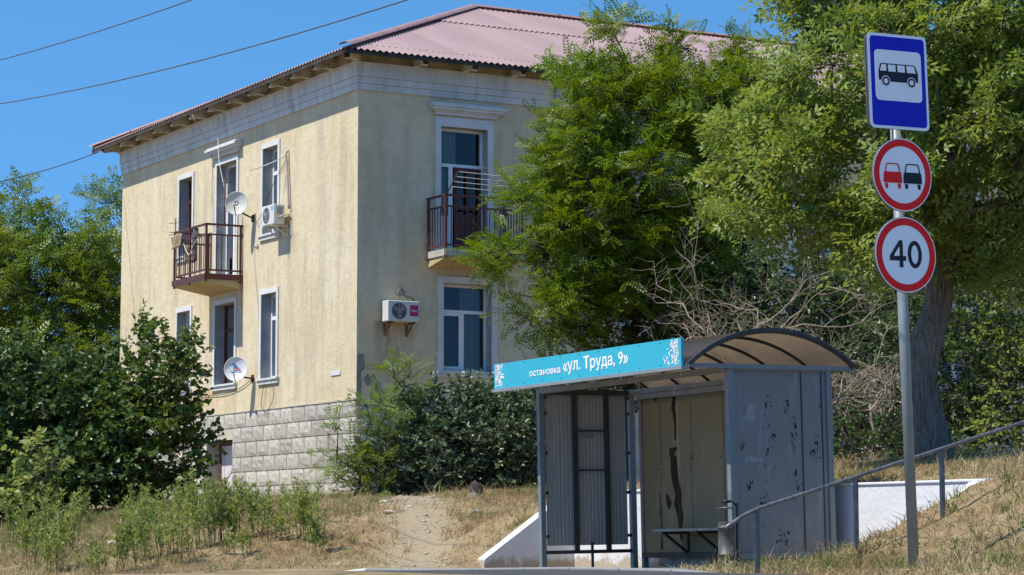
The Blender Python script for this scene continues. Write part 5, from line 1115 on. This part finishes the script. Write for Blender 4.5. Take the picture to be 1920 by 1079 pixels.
def weed(x, y, h, label, seed):
    g = np.random.default_rng(seed); b = np.array(base_at(x, y)); e = empty('weed', b, label, 'weed', WG); paths, rads, P_, D_ = [], [], [], []
    ns = int(g.integers(8, 14)); h *= 1.2
    for s in range(ns):
        a = g.uniform(0, 6.28); l = h * g.uniform(.4, 1.05); lean = g.uniform(.02, .2); t = np.linspace(0, 1, 6)[:, None]
        P = g.normal(0, .10, 3) * (1, 1, 0) + t * np.array([math.cos(a) * lean * l, math.sin(a) * lean * l, l]) + t ** 2 * np.array([math.cos(a), math.sin(a), 0]) * .05; paths.append(P); rads.append(np.linspace(.007, .003, 6))
        k = int(105 * l) if g.random() > .2 else int(25 * l); f = g.uniform(.22, 1, k) ** .8; q = np.stack([np.interp(f, t[:, 0], P[:, i]) for i in range(3)], 1)
        br = g.normal(0, 1, (k, 3)); br[:, 2] = np.abs(br[:, 2]) * .6; P_.append(q + nrmz(br) * (g.uniform(0, .06, k) * (1.2 - f))[:, None]); D_.append(nrmz(br + np.array([0, 0, .6])))
    V, Q = tubes(paths, rads, 3); np_mesh('stem', V, Q, 'weed_stem', e)
    P_ = np.concatenate(P_); D_ = np.concatenate(D_); n = nrmz(g.normal(0, .6, P_.shape) + np.array([0, 0, 1.])); V = scatter(WL, P_, D_, n, g.uniform(.5, 1.5, len(P_))); np_mesh('foliage', V, quads(V), 'leaf_weed', e)
for i, (x, y, h, lab) in enumerate(weeds): weed(x, y, h, lab, 100 + i)

# grass, dry and green
def fbm(x, y): return .5 + .25 * np.sin(x * 1.3 + np.sin(y * .9) * 1.7) * np.cos(y * 1.1 - x * .4) + .25 * np.sin(x * 3.7 - y * 2.9 + 1.3) * np.sin(y * 3.1 + x * 1.7)
def grass(name, n, mat, label, seed, hmin, hmax, keep, lean=.5, tuft=7):
    g = np.random.default_rng(seed); x = g.uniform(9.5, 26, n); y = g.uniform(14, 47, n)
    kx = kerb_x(y); ok = (x > kx + .12 - .14 * (y > 28.8)) & ~((x > XB - .1) & (y > YB - .1)) & ~((y > np.where(x < 16.85, 21.3, 20.1)) & (y < 28.95) & (x < 17.25))
    ok &= ~((y > 21.4) & (y < 30) & (x < 14.7)) | (g.random(n) < .04)
    ok &= g.random(n) < keep(x, y) * (1 - .97 * path_mask(x, y)); x, y = x[ok], y[ok]
    x = np.repeat(x, tuft) + g.normal(0, .035, len(x) * tuft); y = np.repeat(y, tuft) + g.normal(0, .035, len(y) * tuft)
    inb = (y > np.where(x < 16.9, 21.5, 20.2)) & (y < 28.9) & (x < 17.22); x, y = x[~inb], y[~inb]
    m = len(x); z = gz(x, y) - .01; h = g.uniform(hmin, hmax, m); d = nrmz(np.stack([g.normal(0, lean, m), g.normal(0, lean, m), np.ones(m)], 1)); sd = nrmz(np.cross(d, g.normal(size=(m, 3))))
    w = g.uniform(.003, .006, m)[:, None]; p = np.stack([x, y, z], 1); bend = np.stack([g.normal(0, .4, m), g.normal(0, .4, m), -np.abs(g.normal(0, .3, m))], 1) * h[:, None] * .5
    mid = p + d * (h * .55)[:, None]; tip = p + d * h[:, None] + bend
    V = np.stack([p - sd * w, p + sd * w, mid + sd * w * .8, mid - sd * w * .8, mid - sd * w * .8, mid + sd * w * .8, tip + sd * w * .15, tip - sd * w * .15], 1).reshape(-1, 3)
    o = np_mesh(name, V, quads(V), mat); tag(o, label, 'grass', kind='stuff'); return o
grass('dry_grass', 120000, 'grass_dry', 'short dry straw coloured grass on the bank', 201, .04, .15, lambda x, y: np.clip(.3 + 1.1 * fbm(x, y), 0, 1) * .7, .9, 5)
grass('green_grass', 26000, 'grass_green', 'green grass tufts scattered over the bank', 202, .07, .22, lambda x, y: np.clip((fbm(x + 3, y - 5) - .45) * 3.0, 0, 1) * .6 + .5 * sstep(35, 41, y) * (1 - sstep(19.5, 22, x) * .5) + .22 * ((y < 20.6) & (x > 14)), .55, 8)
grass('dry_tuft', 5200, 'grass_dry', 'taller tufts of bleached dry grass on the bank', 203, .16, .34, lambda x, y: np.clip((fbm(x * 1.3 - 2, y + 4) - .45) * 2.5, 0, 1) * .5 + .03, .35, 12)
grass('green_tuft', 1500, 'grass_green', 'leafy green tufts of taller grass near the kerb and bank edges', 204, .12, .30, lambda x, y: np.clip((fbm(x * 1.7 + 1, y * 1.2 - 4) - .5) * 2.5, 0, 1) * .35 + .5 * (x - kerb_x(y) < .7) * (y > 28.9) + .2 * ((y < 20.5) & (x > 14.2)), .5, 14)
# stones on the path and bank
g = np.random.default_rng(77); ico = None
def stone_mesh(seed):
    bm = bmesh.new(); bmesh.ops.create_icosphere(bm, subdivisions=1, radius=1); r = random.Random(seed)
    for v in bm.verts: v.co *= r.uniform(.7, 1.15); v.co.z *= .5
    me = bpy.data.meshes.new('stone'); bm.to_mesh(me); bm.free(); me.materials.append(MATS['limestone']); return me
sm_ = [stone_mesh(k) for k in range(5)]
V_, F_ = [], []
ns = 0
xs_ = g.uniform(11, 20, 5200); ys_ = g.uniform(27.6, 42, 5200)
for x, y in zip(xs_, ys_):
    pmk = float(path_mask(np.array(x), np.array(y)))
    if x < float(kerb_x(y)) + .2 or g.random() > .06 + .7 * pmk or (y < 28.95 and x > 15.5): continue
    me = sm_[ns % 5]; s = g.uniform(.008, .024) * (1.8 if g.random() < .1 else 1); a = g.uniform(0, 6.28); c, sn = math.cos(a) * s, math.sin(a) * s; zz = float(gz(x, y)); b0 = len(V_)
    V_ += [(x + c * v.co.x * 1.3 - sn * v.co.y, y + sn * v.co.x * 1.3 + c * v.co.y, zz + s * v.co.z + .2 * s) for v in me.vertices]; F_ += [tuple(b0 + i for i in p.vertices) for p in me.polygons]; ns += 1
np_mesh('gravel', V_, F_, 'limestone'); tag(bpy.data.objects['gravel'], 'loose pale gravel along the trodden path', 'gravel', kind='stuff')
SG_ = 'larger pale stones on the bank'
for k, (x, y, s, lab) in enumerate(((13.25, 36.2, .13, 'flat pale stone on the bank among the left weeds'), (13.45, 35.9, .08, 'small pale stone beside the flat one'), (17.1, 34.6, .10, 'pale stone on the path'), (16.5, 33.3, .09, 'pale stone at the path edge'), (18.7, 38.3, .12, 'pale stone near the top of the path'), (14.4, 30.6, .07, 'white stone near the kerb'), (17.4, 32.2, .08, 'pale stone right of the path'))):
    o = bpy.data.objects.new('stone', sm_[k % 5]); put(o); o.location = (x, y, float(gz(x, y)) + .02); o.scale = (s * 1.5, s, s * .8); o.rotation_euler = (0, 0, k * 1.1); tag(o, lab, 'stone', SG_)
# stump with exposed root
b = base_at(18.3, 33.9); e = empty('tree_stump', b, 'dark old stump with a grey root at the top of the bank', 'stump')
MB().tube([(0, 0, -.1), (.02, 0, .1), (.0, .02, .22), (.03, 0, .27)], [.16, .12, .10, .06], 11).build('stump', 'bark_dark', e)
MB().tube([(-.02, 0, .06), (-.25, -.25, -.08), (-.5, -.5, -.26), (-.62, -.7, -.42)], [.09, .08, .06, .02], 8).build('root', 'bark', e)
